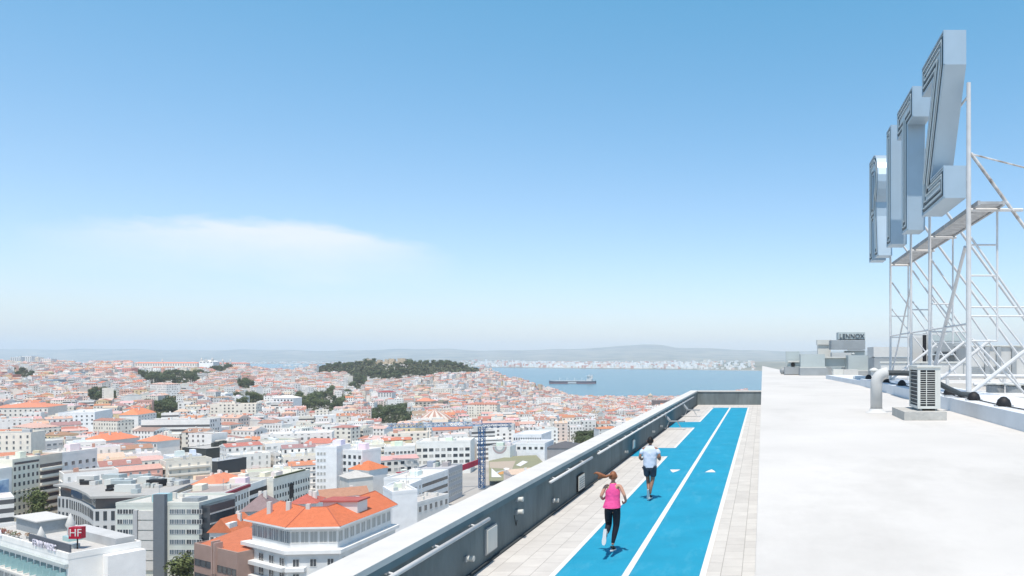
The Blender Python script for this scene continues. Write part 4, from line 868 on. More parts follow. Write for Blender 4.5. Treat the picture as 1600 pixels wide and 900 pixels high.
B.box('roof_pavilion', 6, 18, 5, 10, 100.12, 103, GALVD); B.box('pavilion_roof', 5.5, 18.5, 4.5, 10.5, 103.002, 103.25, CAP)
B.box('terrace_wall', 24, B.L-1, 8, 11.3, 100.12, 102.0, W_PLAIN, (0.5, 0.5, 0.49)); B.box('roof_unit', 38, 40.2, 3, 4.6, 100.12, 101.0, GALV); B.box('pool_tank', 29, 32, 5.5, 8, 100.12, 101.1, TEALG)
B.box('edge_beam', B.L-20, B.L-0.4, 0.32, 0.6, 100.9, 102.5, mat('dark sign backing', (.10, .11, .13), .7))
q = B.pt(B.L-11, -0.15); ang = math.atan2(B.u.y, B.u.x); text_part('FENIX MUSIC', 1.9, (q[0], q[1], 101.2), (R(90), 0, ang), mat('pale sign letters', (0.62, 0.60, 0.68), 0.4), B.t, ext=0.12)
q = B.pt(B.L-36, -0.15); text_part('HOTEL', 1.9, (q[0], q[1], 101.2), (R(90), 0, ang), MATS['pale sign letters'], B.t, ext=0.12)
# red sign box
q = Pz(121, 858, 100.1); Yq = q[1]; zs = Zat(841, Yq); zt_ = Zat(823, Yq)
sg = wthing('red_sign_box', 'red box sign with two white letters on a short pole above hotel roof', 'sign', (q[0], q[1], 100.12))
mb = MB(); mb.tube((q[0], q[1], 100.13), (q[0], q[1], zs), 0.12); mb.build('pole', BLACK, sg)
REDS = mat('red sign enamel', (0.42, 0.008, 0.03), 0.4)
mb = MB(); mb.box(q[0]-1.3, q[0]+1.2, q[1]-0.6, q[1]+0.6, zs, zt_); mb.build('box', REDS, sg)
text_part('HF', 2.2, (q[0]+0.1, q[1]-0.62, (zs+zt_)/2), (R(90), 0, 0), LINE, sg, ext=0.02)
# parasols and plants on the hotel terrace
for k, (px, py, lab) in enumerate(((64, 836, 'closed white parasol on the hotel terrace'), (110, 808, 'white furled parasol on the roof behind the hotel'))):
    x, y = Pz(px, 853, 100.1) if k == 0 else Pz(px, 830, 100.1)
    t = wthing('parasol', lab, 'parasol', (x, y, 100.15), 'white parasols')
    mb = MB(); mb.tube((x, y, 100.15), (x, y, 104.1), 0.06); mb.build('pole', GALVD, t)
    mb = MB(); mb.lathe((x, y, 101.0), [(0.75, 0), (0.95, 0.6), (0.55, 1.9), (0.12, 3.1), (0, 3.2)], 10); mb.build('canopy', CAP, t, smooth=True)
for k in range(14):
    u = 8+k*2.1+rnd.uniform(-.4, .4); q = B.pt(u, 1.6+rnd.uniform(-.5, .9)); s_ = rnd.uniform(.35, .6)
    t = wthing('potted_plant', 'small potted shrub on the hotel terrace edge, %s from the left' % 'first second third fourth fifth sixth seventh eighth ninth tenth eleventh twelfth thirteenth last'.split()[k], 'plant', (q[0], q[1], 100.13), 'potted shrubs on the hotel terrace')
    mb = MB(); mb.lathe((q[0], q[1], 100.13), [(0.2, 0), (0.28, 0.45), (0, 0.45)], 8); mb.build('pot', CONC, t)
    mb = MB(); cc = rnd.choice([(0.30, 0.10, 0.08), (0.12, 0.14, 0.05), (0.35, 0.22, 0.14)])
    for j in range(60):
        d = Vector((rnd.gauss(0, 1), rnd.gauss(0, 1), rnd.gauss(0, .8))).normalized()*s_*rnd.uniform(.5, 1.05); c = Vector((q[0], q[1], 100.9+s_*0.4))+d; uu = Vector((rnd.gauss(0, 1), rnd.gauss(0, 1), rnd.gauss(0, 1))).normalized()*0.13; vv = uu.orthogonal().normalized()*0.1
        mb.quad([c-uu, c-vv, c+uu, c+vv], 0, cc)
    mb.build('foliage', LM, t)
# --- grey office with tall service column
B = Bld('office_building', 'pale green-grey office with five window rows and a tall dark column', 'building', (Xat(181, 232), 232), (Xat(311, 232), 232), 16, 72, 95, (0.60, 0.62, 0.56)).flat((0.55, 0.54, 0.5), 0.7, 4)
g = B.L/130
B.windows('front', 3, 6, 1.7, 1.5, 'dark', 1.3, 3.05, 0.4, 5.6, 'blue').windows('front', 3, 6, 1.7, 1.5, 'blue', 1.3, 3.05, 16.3, 21.0, 'dark').windows('front', 3, 6, 1.7, 1.5, 'dark', 1.3, 3.05, 21.4, 26.0, 'blue')
B.box('service_column', 12.2, 15.6, -1.2, -0.004, 72, 98.3, mat('slate column', (0.16, 0.18, 0.20), 0.7, noise=0.1)); B.box('side_column', 5.8, 7.0, -0.8, -0.004, 72, 93.5, mat('grey column', (0.45, 0.45, 0.45), 0.7))
for k in range(6): B.box('white_panel', 7.1, 12.1, -0.5, -0.004, 90.6-k*3.05, 93.3-k*3.05, CAP)
B.box('glazed_return', B.L+0.004, B.L+2.6, 1, 12, 72, 94.6, GLASS)
B.box('roof_tank', 8.5, 12.5, 3, 6, 95.12, 97.6, TEALG); B.box('plant_box', 17, 22, 4, 8, 95.12, 96.3, GALVD)
for k in range(7): B.box('floor_band', B.L+2.61, B.L+2.75, 1, 12, 73.5+k*3.05, 73.9+k*3.05, CAP)
# --- brown building
Rr = Pz(371, 868, 90); Ll = (Rr[0]-0.875*21, Rr[1]+0.484*21)
B = Bld('brown_building', 'brown rendered building with a tilted orange roof at the bottom', 'building', Ll, Rr, 13, 72, 90, (0.34, 0.235, 0.20))
mb = MB(); P = [(*B.pt(0.6, 0.6), 90.2), (*B.pt(B.L-.6, .6), 90.2), (*B.pt(B.L-.6, 12.6), 92.6), (*B.pt(.6, 12.6), 92.6)]; mb.quad(P, 0, (0.50, 0.165, 0.09)); mb.quad([P[3], P[2], (*B.pt(B.L-.6, 12.6), 90.01), (*B.pt(.6, 12.6), 90.01)], 0, (.5, .4, .35))
mb.quad([P[0], P[3], (*B.pt(.6, 12.6), 90.01), (*B.pt(.6, .6), 90.01)], 0, (.45, .3, .25)); mb.quad([P[1], P[2], (*B.pt(B.L-.6, 12.6), 90.01), (*B.pt(B.L-.6, .6), 90.01)], 0, (.45, .3, .25)); mb.build('roof', ROOF, B.t)
mb = MB()
for u0, u1, v0, v1 in ((0, B.L, 0, .4), (0, .4, .4, 13), (B.L-.4, B.L, .4, 13)): mb.prism([B.pt(u0, v0), B.pt(u1, v0), B.pt(u1, v1), B.pt(u0, v1)], 90.003, 90.7, 0, (0.36, 0.25, 0.21))
mb.build('parapet', W_PLAIN, B.t)
B.box('fin', 9.4, 9.9, -.5, 1.5, 84, 92.3, W_PLAIN, (0.42, 0.30, 0.26)); B.box('fin', 10.6, 11.1, -.5, 1.5, 84, 92.0, W_PLAIN, (0.42, 0.30, 0.26))
B.windows('front', 3, 3, 2.6, 1.7, 'plain', 3.3, 3.6, 0.3, 8.8).windows('front', 4, 3, 2.0, 1.7, 'plain', 3.6, 3.6, 11.5, B.L-.4)
# --- corner block with the big orange roof
A, Bp, Cp, D = Pz(385, 811, 98), Pz(449, 824, 98), Pz(530, 822.5, 98), Pz(617.5, 789, 98)
D2 = (D[0]-13.5, D[1]+4); C2 = (Cp[0]-13, Cp[1]+13); A2 = (A[0]+8, A[1]+10)
poly = [A, Bp, Cp, D, D2, C2, A2]; cx, cy = sum(p[0] for p in poly)/7, sum(p[1] for p in poly)/7
t = wthing('corner_block', 'white corner apartment block with a wrapping bright orange tiled roof', 'building', (cx, cy, 72)); LAND.append((500, 800, t)); OCC += [(cx, cy, 18), (A[0], A[1], 10), (D[0]-6, D[1], 14)]
mb = MB(); mb.prism(poly, 72, 91.5, 0, (0.62, 0.62, 0.61)); mb.build('wall', W_PLAIN, t)
def inpoly(P, d):
    n = len(P); o = []
    for i in range(n):
        p0, p1, p2 = Vector(P[i-1]), Vector(P[i]), Vector(P[(i+1) % n]); e1 = (p1-p0).normalized(); e2 = (p2-p1).normalized(); n1 = Vector((-e1.y, e1.x)); n2 = Vector((-e2.y, e2.x)); o.append(tuple(p1+(n1+n2)*(d/max(.4, 1+n1.dot(n2)))))
    return o
mb = MB(); mb.prism(inpoly(poly, -.9), 91.502, 92.4, 0, (0.75, 0.74, 0.72), bottom=True); mb.build('terrace_slab', W_PLAIN, t)
mb = MB(); mb.prism(inpoly(poly, .9), 92.402, 97.6, 0, (0.74, 0.73, 0.71)); mb.build('top_storey', W_PLAIN, t)
mb = MB(); mb.prism(inpoly(poly, -.5), 97.602, 98.05, 0, (0.80, 0.79, 0.77), bottom=True); mb.build('eave', W_PLAIN, t)
rA, rB, rC, rD = (A[0]+5, A[1]+6.0), (Bp[0]+0.5, Bp[1]+6.8), (Cp[0]-6.6, Cp[1]+6.3), (D[0]-6.8, D[1]+2.2)
E_ = inpoly(poly, -.5); zz = 98.06; hR = 101.6; orange = (0.56, 0.165, 0.08); mb = MB()
v3 = lambda p, z: (p[0], p[1], z)
mb.quad([v3(E_[0], zz), v3(E_[1], zz), v3(rB, hR), v3(rA, hR)], 0, orange); mb.quad([v3(E_[1], zz), v3(E_[2], zz), v3(rC, hR), v3(rB, hR)], 0, orange); mb.quad([v3(E_[2], zz), v3(E_[3], zz), v3(rD, hR), v3(rC, hR)], 0, orange)
mb.quad([v3(E_[3], zz), v3(E_[4], zz), v3(rD, hR)], 1, Wh); mb.quad([v3(E_[4], zz), v3(E_[5], zz), v3(rC, hR), v3(rD, hR)], 0, orange); mb.quad([v3(E_[5], zz), v3(E_[6], zz), v3(rA, hR), v3(rB, hR), v3(rC, hR)], 0, orange); mb.quad([v3(E_[6], zz), v3(E_[0], zz), v3(rA, hR)], 0, orange)
mb.build('roof', [ROOF, W_PLAIN], t)
mb = MB()
for a, b in ((v3(rA, hR), v3(rB, hR)), (v3(rB, hR), v3(rC, hR)), (v3(rC, hR), v3(rD, hR)), (v3(E_[2], zz), v3(rC, hR)), (v3(E_[1], zz), v3(rB, hR)), (v3(rD, hR), v3(E_[3], zz))): mb.tube(a, b, 0.14, n=5)
mb.build('ridge_tiles', mat('ridge tile', (0.40, 0.12, 0.07), 0.9), t)
def edge_windows(t, P, i, j, z, n, ww, wh, kind, off=0.0, z0=72):
    a, b = Vector(P[i]), Vector(P[j]); u = (b-a).normalized(); nn = Vector((-u.y, u.x)); L = (b-a).length; ang = math.atan2(u.y, u.x)
    for k in range(n):
        q = a+u*L*(k+.5)/n-nn*(0.03+off); o = bpy.data.objects.new('window', WM[kind]); COL.objects.link(o); o.parent = t; to = Vector(t['_o']); o.location = (q.x-to.x, q.y-to.y, z-to.z); o.rotation_euler = (0, 0, ang); o.scale = (ww, 1, wh)
iP = inpoly(poly, .9)
edge_windows(t, iP, 0, 1, 93.6, 7, 2.3, 3.2, 'blue'); edge_windows(t, iP, 1, 2, 93.8, 5, 1.9, 3.0, 'shut'); edge_windows(t, iP, 2, 3, 93.8, 10, 1.8, 2.8, 'shut')
for zf in (88.2, 84.6, 81.0, 77.4): edge_windows(t, poly, 0, 1, zf, 4, 2.3, 2.1, 'dark'); edge_windows(t, poly, 1, 2, zf, 3, 1.6, 2.0, 'dark'); edge_windows(t, poly, 2, 3, zf, 7, 1.5, 2.0, 'shut')
for zf in (87.3, 83.7, 80.1):
    a, b = Vector(poly[0]), Vector(poly[1]); u = (b-a).normalized(); nn = Vector((-u.y, u.x)); a2, b2 = a-nn*1.5+u*.5, b-nn*1.5; mb = MB(); mb.prism([tuple(a2), tuple(b2), tuple(b-nn*.01), tuple(a-nn*.01+u*.5)], zf, zf+.95, 0, (0.66, 0.66, 0.65), bottom=True); mb.build('balcony', W_PLAIN, t)
    a, b = Vector(poly[1]), Vector(poly[2]); u = (b-a).normalized(); nn = Vector((-u.y, u.x)); mb = MB(); mb.prism([tuple(a-nn*1.3), tuple(a+u*4.5-nn*1.3), tuple(a+u*4.5-nn*.01), tuple(a-nn*.01)], zf, zf+.95, 0, (0.78, 0.77, 0.75), bottom=True); mb.build('balcony', W_PLAIN, t)
for px, py, hh in ((417, 795, 1.3), (447, 796, 1.5), (478, 798, 1.2), (555, 782, .6)):
    x, y = Pz(px, py, 101); mb = MB(); mb.box(x-.5, x+.5, y-.3+1, y+.5+1, 98.5, 101.3+hh); mb.build('chimney', CAP, t)
for (px, py, ww, hh) in ((518, 775, 9, 3.2),):
    x, y = Pz(px, 798, 100.5); mb = MB(); mb.box(x-4.5, x+4.5, y+4, y+9, 97, 102.0); mb.build('stair_house', FRAME, t)
    mb = MB(); mb.box(x-5, x+5, y+3.5, y+9.5, 102.002, 102.4); mb.build('stair_roof', mat('dull red sheet', (0.45, 0.12, 0.10), 0.7, noise=0.2, nscale=.6), t)
# --- street row at the left
def H2(label, px0, py0, px1, py1, z, depth, z0, col, **k): return Bld(k.get('name', 'apartment_block'), label, 'building', Pz(px0, py0, z), Pz(px1, py1, z), depth, z0, z, col)
yr = (302, 313.5, 323.5, 334.5, 348)
B = Bld('billboard_building', 'white building at the left edge carrying a large blue billboard', 'building', (-306, 296), (-306, 313), 14, 72, 94, Wh).flat(clutter=1)
bl = mat('blue poster sky', (0.03, 0.16, 0.42), 0.6, noise=0.8, nscale=0.25, col2=(0.55, 0.68, 0.80)); B.box('billboard', 1, 15.5, -.3, -.01, 78.5, 90, bl); B.box('billboard_board', 1, 15.5, -.32, -.31, 76.5, 78.4, CAP)
B = Bld('apartment_block', 'cream six-storey block with small dark windows and a black roof slot', 'building', (-306, 313.3), (-306, 325), 13, 72, 97, (0.80, 0.76, 0.64)).flat(clutter=2)
B.windows('front', 6, 7, .8, 1.6, 'plain', 2.6, 3.2); B.box('attic_band', .8, B.L-.3, -.15, -.004, 95.4, 96.3, GLASS); B.box('string_course', 0, B.L, -.25, -.004, 84.2, 84.5, W_PLAIN, Cr); B.windows('left', 4, 5, .8, 1.6, 'plain', 2.6, 3.2)
B = Bld('apartment_block', 'beige block with long horizontal balcony bands beside the cream block', 'building', (-306, 325.1), (-306, 335.5), 13, 72, 97, (0.66, 0.60, 0.50)).flat((0.5, 0.3, 0.25), clutter=2)
for k in range(7): B.box('window_band', .2, B.L-.2, -.1, -.004, 92.6-k*3.2, 94.0-k*3.2, GLASS)
B.slabs('front', 7, .9, 3.2, 5.6, (0.80, 0.77, 0.68))
B = Bld('apartment_block', 'white block with pairs of square windows, right end of the cream row', 'building', (-306, 335.6), (-305, 352), 14, 72, 97, Wh).flat(clutter=4)
B.windows('front', 5, 6, 1.5, 1.7, 'dark', 3.6, 3.6)
# curved glass terrace building
pl = [Pz(79, 768, 91), Pz(90, 757, 91), Pz(108, 759, 91), Pz(125, 764, 91), Pz(140, 771, 91), Pz(146, 776, 91), Pz(255, 773, 91), Pz(306, 752, 91)]
pl = [pl[1], pl[2], pl[3], pl[4], pl[5], pl[6], pl[7], (pl[7][0]-34, pl[7][1]+14)]
cx, cy = sum(p[0] for p in pl)/8, sum(p[1] for p in pl)/8; t = wthing('curved_building', 'curved office with dark glass band under a flat projecting roof', 'building', (cx, cy, 72)); LAND.append((180, 770, t)); OCC += [(cx, cy, 22), (pl[0][0]+4, pl[0][1]+6, 12), (pl[5][0], pl[5][1]+8, 14), (pl[6][0]-4, pl[6][1], 12), (pl[3][0], pl[3][1]+6, 12)]
mb = MB(); mb.prism(pl, 72, 86.5, 0, (0.55, 0.55, 0.54)); mb.build('wall', W_PLAIN, t)
mb = MB(); mb.prism(inpoly(pl, .6), 86.502, 90.4, 0); mb.build('glass_band', GLASS, t)
mb = MB(); mb.prism(inpoly(pl, -.9), 90.402, 91.2, 0, (0.40, 0.39, 0.37), bottom=True); mb.build('roof', W_PLAIN, t)
for i in range(6): 
    L = (Vector(pl[i+1])-Vector(pl[i])).length; n = max(2, int(L/2.2))
    edge_windows(t, pl, i, i+1, 82.6, min(n, 14), 1.1, 3.2, 'plain'); edge_windows(t, pl, i, i+1, 77.6, min(n, 14), 1.1, 3.2, 'plain')
def inside(P, x, y):
    c = False
    for i in range(len(P)):
        (x0, y0), (x1, y1) = P[i-1], P[i]
        if (y0 > y) != (y1 > y) and x < (x1-x0)*(y-y0)/(y1-y0)+x0: c = not c
    return c
ip = inpoly(pl, 2.5); k = 0
while k < 48:
    x = rnd.uniform(min(p[0] for p in pl), max(p[0] for p in pl)); y = rnd.uniform(min(p[1] for p in pl), max(p[1] for p in pl))
    if not inside(ip, x, y): continue
    k += 1; mb = MB(); big_ = rnd.random() < .3; s1, s2, s3 = (rnd.uniform(1.5, 4), rnd.uniform(1, 2.2), rnd.uniform(1.2, 2.8)) if big_ else (rnd.uniform(.4, 1.2), rnd.uniform(.4, 1), rnd.uniform(.5, 1.6)); mb.box(x-s1, x+s1, y-s2, y+s2, 91.22+k*.001, 91.22+s3+k*.003)
    mb.build('roof_unit', rnd.choice([GALV, CAP, GALVD, ACW, BLACK, CAP, ACW]), t)
# row facing right, middle
B = Bld('apartment_block', 'white block with burgundy cornice and black balcony railings', 'building', Pz(352, 772, 93), Pz(389, 758, 93), 14, 72, 93, (0.80, 0.77, 0.71)).flat((.35, .3, .28), clutter=3)
B.box('cornice', -.2, B.L+.2, -.5, -.055, 92.4, 93.4, BURG); B.windows('front', 8, 5, .9, 1.9, 'plain', 2.2, 3.5); B.windows('left', 5, 5, 1.2, 1.8, 'dark', 2.2, 3.5)
B = Bld('dormered_house', 'small house with bright orange roof and two white dormers', 'building', Pz(327, 832, 89), Pz(362, 832, 89), 10, 72, 89, (.75, .72, .68)).hip(4, (0.56, 0.18, 0.09), chim=2, gable=True)
for u in (2.0, 4.6): B.box('dormer', u, u+1.3, -.1, 3.2, 89.3, 91.6, W_PLAIN, (.8, .78, .74))
B.windows('front', 4, 4, 1, 1.6)
B = Bld('apartment_block', 'long low block with alternating black and white bands', 'building', Pz(389.5, 760, 91), Pz(426, 748, 91), 13, 72, 91, Wh).flat((.35, .36, .36), clutter=4)
for k in range(5): B.box('window_band', .2, B.L-.2, -.1, -.004, 87.5-k*3.1, 89.2-k*3.1, BLACK)
B = Bld('apartment_block', 'long cream block with planted roof edge and dark archway', 'building', Pz(427, 751, 91), Pz(484, 736, 91), 12, 72, 91, (.80, .77, .68)).flat((.6, .58, .5), clutter=5)
B.windows('front', 14, 4, .7, 1.5, 'plain', 2.6, 3.2); B.box('roof_planter', 1, B.L*.85, -.4, .3, 91.85, 92.4, mat('planter green', (.10, .12, .05), .9, noise=.5, nscale=1)); B.box('archway', B.L*.42, B.L*.52, -.25, -.1, 82, 88, BLACK)
B = Bld('orange_roof_house', 'house with salmon tiled roof behind the burgundy cornice block', 'building', Pz(338, 757, 92), Pz(381, 747, 92), 9, 72, 92, (.8, .76, .7)).hip(3, (0.66, 0.25, 0.15), chim=4)
B = Bld('mansard_block', 'grey block with rounded mauve slate roof beside the corner block', 'building', Pz(376, 800, 91), Pz(426, 797, 91), 12, 72, 91, (.55, .54, .52)).hip(4.5, (0.27, 0.20, 0.20), chim=2)
B.windows('front', 6, 4, 1, 1.7)
B = Bld('pink_villa', 'low building with dull red roof between mansard and corner block', 'building', Pz(452, 788, 95), Pz(494, 786, 95), 9, 72, 95, (.78, .72, .68)).hip(2.2, (0.45, 0.13, 0.10), chim=3)
# centre white blocks
B = Bld('white_tower', 'blank white tower block in the centre of the middle city', 'building', Pz(493, 700, 97), Pz(526, 700, 97), 12, 72, 97, (.82, .82, .82)).flat(clutter=3); B.windows('front', 3, 6, 1, 1.4, 'shut', 2, 3.1, .5, 5)
B = Bld('apartment_block', 'white block with rows of big black square windows', 'building', Pz(527, 704, 95), Pz(566, 706, 95), 11, 72, 95, (.82, .82, .81)).flat(clutter=3); B.windows('front', 5, 7, 1.5, 1.6, 'plain', 1.8, 3.1)
B = Bld('orange_roof_house', 'white gabled house with vivid orange roof in the middle city', 'building', Pz(576, 735, 88), Pz(606, 730, 88), 12, 72, 88, (.8, .79, .77)).hip(3.5, (0.58, 0.19, 0.09), chim=1)
B = Bld('vaulted_hall', 'pale grey barrel-roofed hall left of the vivid orange roof', 'building', Pz(545, 748, 86), Pz(583, 744, 86), 12, 72, 86, (.6, .59, .56)).hip(2.6, (.52, .50, .47), chim=0)
B = Bld('office_building', 'white office with long ribbon windows stepping towards the crane', 'building', Pz(658, 750, 88), Pz(700, 736, 88), 16, 72, 88, (.82, .81, .79)).flat(clutter=6)
for k in range(4): B.box('window_band', 1, B.L-.5, -.1, -.004, 84.6-k*3.4, 86.0-k*3.4, GLASS)
B.windows('left', 4, 4, 1.5, 1.4, 'shut', 2, 3.4)
B = Bld('office_building', 'grey office with glass front right of the ribbon-window office', 'building', Pz(701, 735, 87), Pz(722, 727, 87), 16, 72, 87, (.42, .43, .45)).flat((.45, .45, .47), clutter=4); B.windows('front', 8, 4, 1.4, 1.6, 'blue', 1.5, 3.2)
B = Bld('office_building', 'wide white office with large square openings behind the crane', 'building', Pz(650, 692, 89), Pz(735, 690, 89), 18, 70, 89, (.8, .79, .75)).flat(clutter=8); B.windows('front', 9, 4, 2.4, 1.8, 'plain', 3.4, 3.6, mixk='shut')
B = Bld('office_building', 'cream office with two window rows left of the wide white office', 'building', Pz(600, 700, 88), Pz(648, 698, 88), 14, 70, 88, (.8, .78, .74)).flat(clutter=6); B.windows('front', 8, 5, 1.4, 1.5, 'dark', 2.2, 3.3, mixk='shut')
B = Bld('terrace_house', 'pale house with a dull red terrace awning in the middle city', 'building', Pz(618, 748, 86), Pz(646, 745, 86), 11, 72, 86, (.76, .73, .68)).flat(clutter=4); B.box('awning', 1.5, 7, .4, 4, 88, 88.3, BURG); B.windows('front', 5, 4, 1.1, 1.5)
B = Bld('blank_gable', 'large blank white gable wall right of the orange corner roof', 'building', Pz(613, 772, 93), Pz(652, 768, 93), 14, 72, 93, (.80, .80, .80)).flat(clutter=3)
B = Bld('arcade_house', 'low pale house with arched arcade and grey terrace roof', 'building', Pz(652, 788, 86), Pz(701, 774, 86), 9, 72, 86, (.72, .70, .67)).flat((.5, .47, .44), clutter=3); B.windows('front', 6, 1, 1.5, 2.2, 'dark', 1.0)
B = Bld('apartment_block', 'white building with round-arched attic left of the ribbon-window office', 'building', Pz(640, 760, 88), Pz(659, 752, 88), 9, 72, 88, (.8, .8, .79)).flat(clutter=3); B.windows('front', 3, 4, 1.2, 1.6)
# palaces, dark hall
B = Bld('palace', 'long pink and white palace with terracotta roof in the left middle', 'building', Pz(156, 690, 88), Pz(218, 683, 88), 14, 70, 88, (.82, .76, .70)).hip(4, (0.68, 0.24, 0.14), chim=4); B.windows('left', 6, 4, 1.3, 1.8, 'dark', 1.5, 3.8).windows('front', 7, 3, 1.6, 2, 'dark', 3, 3.8, 6, 22)
B = Bld('palace', 'pink and white mansion with terracotta roof right of the long palace', 'building', Pz(245, 690, 87), Pz(281, 686, 87), 15, 70, 87, (.82, .78, .74)).hip(3.6, (0.68, 0.26, 0.16), chim=3); B.windows('left', 6, 4, 1.3, 1.8, 'dark', 1.5, 3.6)
B = Bld('dark_hall', 'long black-walled hall in the left middle city', 'building', Pz(322, 702, 86), Pz(375, 696, 86), 20, 74, 86, (.055, .06, .055)).flat((.45, .44, .42), .3, 5)
B = Bld('dark_hall', 'black glass box below the long black-walled hall', 'building', Pz(340, 722, 87), Pz(385, 715, 87), 14, 72, 87, (.06, .065, .07)).flat((.40, .42, .44), .3, 4)
B = Bld('white_hall', 'blank white stepped block left of the black hall', 'building', Pz(268, 716, 88), Pz(315, 712, 88), 14, 72, 88, (.84, .84, .84)).flat(clutter=5)
B = Bld('white_hall', 'bright white block amid trees in the left city', 'building', Pz(148, 645, 88), Pz(176, 640, 88), 26, 68, 88, (.84, .84, .83)).flat(clutter=2); B.windows('left', 7, 3, 1.3, 1.6, 'dark', 2, 3.5)
B = Bld('school', 'long low cream building with flat red roof in the left city', 'building', Pz(75, 636, 90), Pz(105, 632, 90), 45, 70, 90, (.8, .74, .66)).hip(4, (.62, .25, .16), chim=2); B.windows('left', 12, 2, 1.3, 1.8, 'dark', 2, 4)
B = Bld('terrace_house', 'white house with orange hipped roof above the left square', 'building', Pz(216, 648, 88), Pz(243, 644, 88), 14, 70, 88, (.82, .78, .74)).hip(5, (.70, .26, .14), chim=2); B.windows('front', 6, 3, 1.3, 1.6)
B = Bld('convent_wall', 'long white garden building left of the garden slope', 'building', Pz(428, 655, 78), Pz(530, 649, 78), 14, 64, 78, (.84, .83, .81)).flat(clutter=4); B.windows('front', 12, 1, 1.3, 1.6)
# coliseum cone dome
x, y = hit(679, 663, 8); z = ground(x, y); t = wthing('domed_theatre', 'round theatre with striped red and white conical dome', 'building', (x, y, z)); OCC.append((x, y, 22)); LAND.append((679, 655, t))
mb = MB(); mb.lathe((x, y, z), [(16, 0), (16, 13)], 24); mb.build('drum', MATS['white coping'], t)
mb = MB(); n = 24
for (r0, z0), (r1, z1) in (((17, 13), (12, 17)), ((12, 17), (6, 20.5)), ((6, 20.5), (0.5, 22.5))):
    for k in range(n):
        t0, t1 = 2*math.pi*k/n, 2*math.pi*(k+1)/n; mb.quad([(x+r0*math.cos(t0), y+r0*math.sin(t0), z+z0), (x+r0*math.cos(t1), y+r0*math.sin(t1), z+z0), (x+r1*math.cos(t1), y+r1*math.sin(t1), z+z1), (x+r1*math.cos(t0), y+r1*math.sin(t0), z+z1)], 0, (.42, .25, .20) if k % 2 else (.60, .54, .48))
mb.build('dome', ROOF, t)
# salmon tower, high-rises
def tower(label, px0, px1, py_top, Y, depth, h, col, name='apartment_tower', roof='flat', rows=6, cols=6, kind='dark', roofcol=(.6, .58, .55)):
    z1 = Zat(py_top, Y); B = Bld(name, label, 'building', (Xat(px0, Y), Y), (Xat(px1, Y), Y), depth, max(z1-h, 0), z1, col)
    if roof == 'flat': B.flat(roofcol, .8, 2)
    else: B.hip(h*0.2 if h*0.2 < 6 else 5, roofcol, chim=2)
    if rows: B.windows('front', cols, rows, B.L/cols*.5, 1.7, kind, 1.8, 3.2)
    return B
tower('salmon red square tower on the left hillside', 191, 205, 576, 1500, 16, 34, (.72, .30, .25), rows=7, cols=4)
GT = 'tower blocks on the left hillside'
for i, (a, b, yt, Y, c, lab) in enumerate(((16, 33, 558, 2000, (.62, .66, .68), 'grey-blue tower block left of a pair at far left'), (34, 49, 557, 2010, (.72, .74, .74), 'pale tower block right of the grey-blue tower'), (51, 60, 559, 2020, (.80, .72, .62), 'slim cream tower beside the pale far-left tower'), (63, 80, 561, 1980, (.82, .74, .7), 'pinkish tower block left of the umbrella pines'),
    (92, 106, 583, 1450, (.78, .76, .72), 'pale tower left of the striped tower pair'), (107, 126, 582, 1430, (.40, .48, .52), 'blue-grey striped tower of the mid-left hillside'), (127, 145, 583, 1440, (.84, .76, .66), 'cream tower right of the blue-grey striped tower'), (53, 72, 596, 1250, (.62, .62, .6), 'grey tower with red neighbour at far left'), (0, 20, 586, 1400, (.55, .24, .18), 'brick red slab block at the left edge'), (74, 90, 594, 1260, (.30, .36, .42), 'blue glass tower in the far left'), (82, 100, 600, 1220, (.84, .84, .84), 'white slab below the blue glass tower'), (146, 168, 583, 1500, (.8, .62, .55), 'pink slab right of the cream tower'), (20, 34, 590, 1390, (.82, .70, .62), 'pale pink tower beside the brick red slab'), (480, 490, 583, 1850, (.7, .7, .7), 'slim grey tower left of the castle hill'), (320, 352, 616, 1100, (.86, .86, .86), 'white flats with stacked loggias, left of centre'), (352, 378, 620, 1080, (.84, .84, .82), 'white flats right of the loggia flats'))):
    tower(lab, a, b, yt, Y, 16, 30, c, rows=6, cols=5).t['group'] = GT
# church and convent on the crest
Y = 2230
B = tower('long convent with terracotta roof left of the white church', 207, 308, 567.5, Y, 22, 16, (.78, .74, .68), 'convent', 'hip', 2, 26, 'plain', (.70, .26, .17))
B = tower('long red-roofed wing right of the white church', 334, 384, 568, Y+20, 20, 14, (.74, .68, .64), 'convent', 'hip', 1, 14, 'plain', (.60, .24, .18))
B = tower('white baroque church on the left crest', 311, 333, 565, Y-10, 26, 22, (.86, .85, .83), 'church', 'hip', 1, 4, 'plain', (.84, .82, .78))
for f in (.12, .88):
    q = B.pt(B.L*f, 2); mb = MB(); mb.box(q[0]-2.4, q[0]+2.4, q[1]-1, q[1]+3.8, B.z1, B.z1+7); mb.lathe((q[0], q[1]+1.4, B.z1+7), [(2.4, 0), (1.9, 2), (.6, 4), (0, 6)], 8); mb.build('bell_tower', CAP, B.t)
q = B.pt(B.L*.5, -.5); mb = MB(); mb.quad([(q[0]-9, q[1], B.z1), (q[0]+9, q[1], B.z1), (q[0], q[1], B.z1+8)]); mb.quad([(q[0]+9, q[1]+1, B.z1), (q[0]-9, q[1]+1, B.z1), (q[0], q[1]+1, B.z1+8)]); mb.build('pediment', CAP, B.t)
for px in (250, 345, 357):
    x = Xat(px, Y); mb = MB(); mb.lathe((x, Y+8, 116), [(2.6, 0), (2.6, 9), (2.0, 11), (0.4, 15), (0, 19)], 8); tag(mb.build('belfry', CAP, smooth=False), {250: 'small white belfry above the long convent', 345: 'left belfry of the two right of the church', 357: 'right belfry of the two right of the church'}[px], 'belfry', 'belfries on the crest')
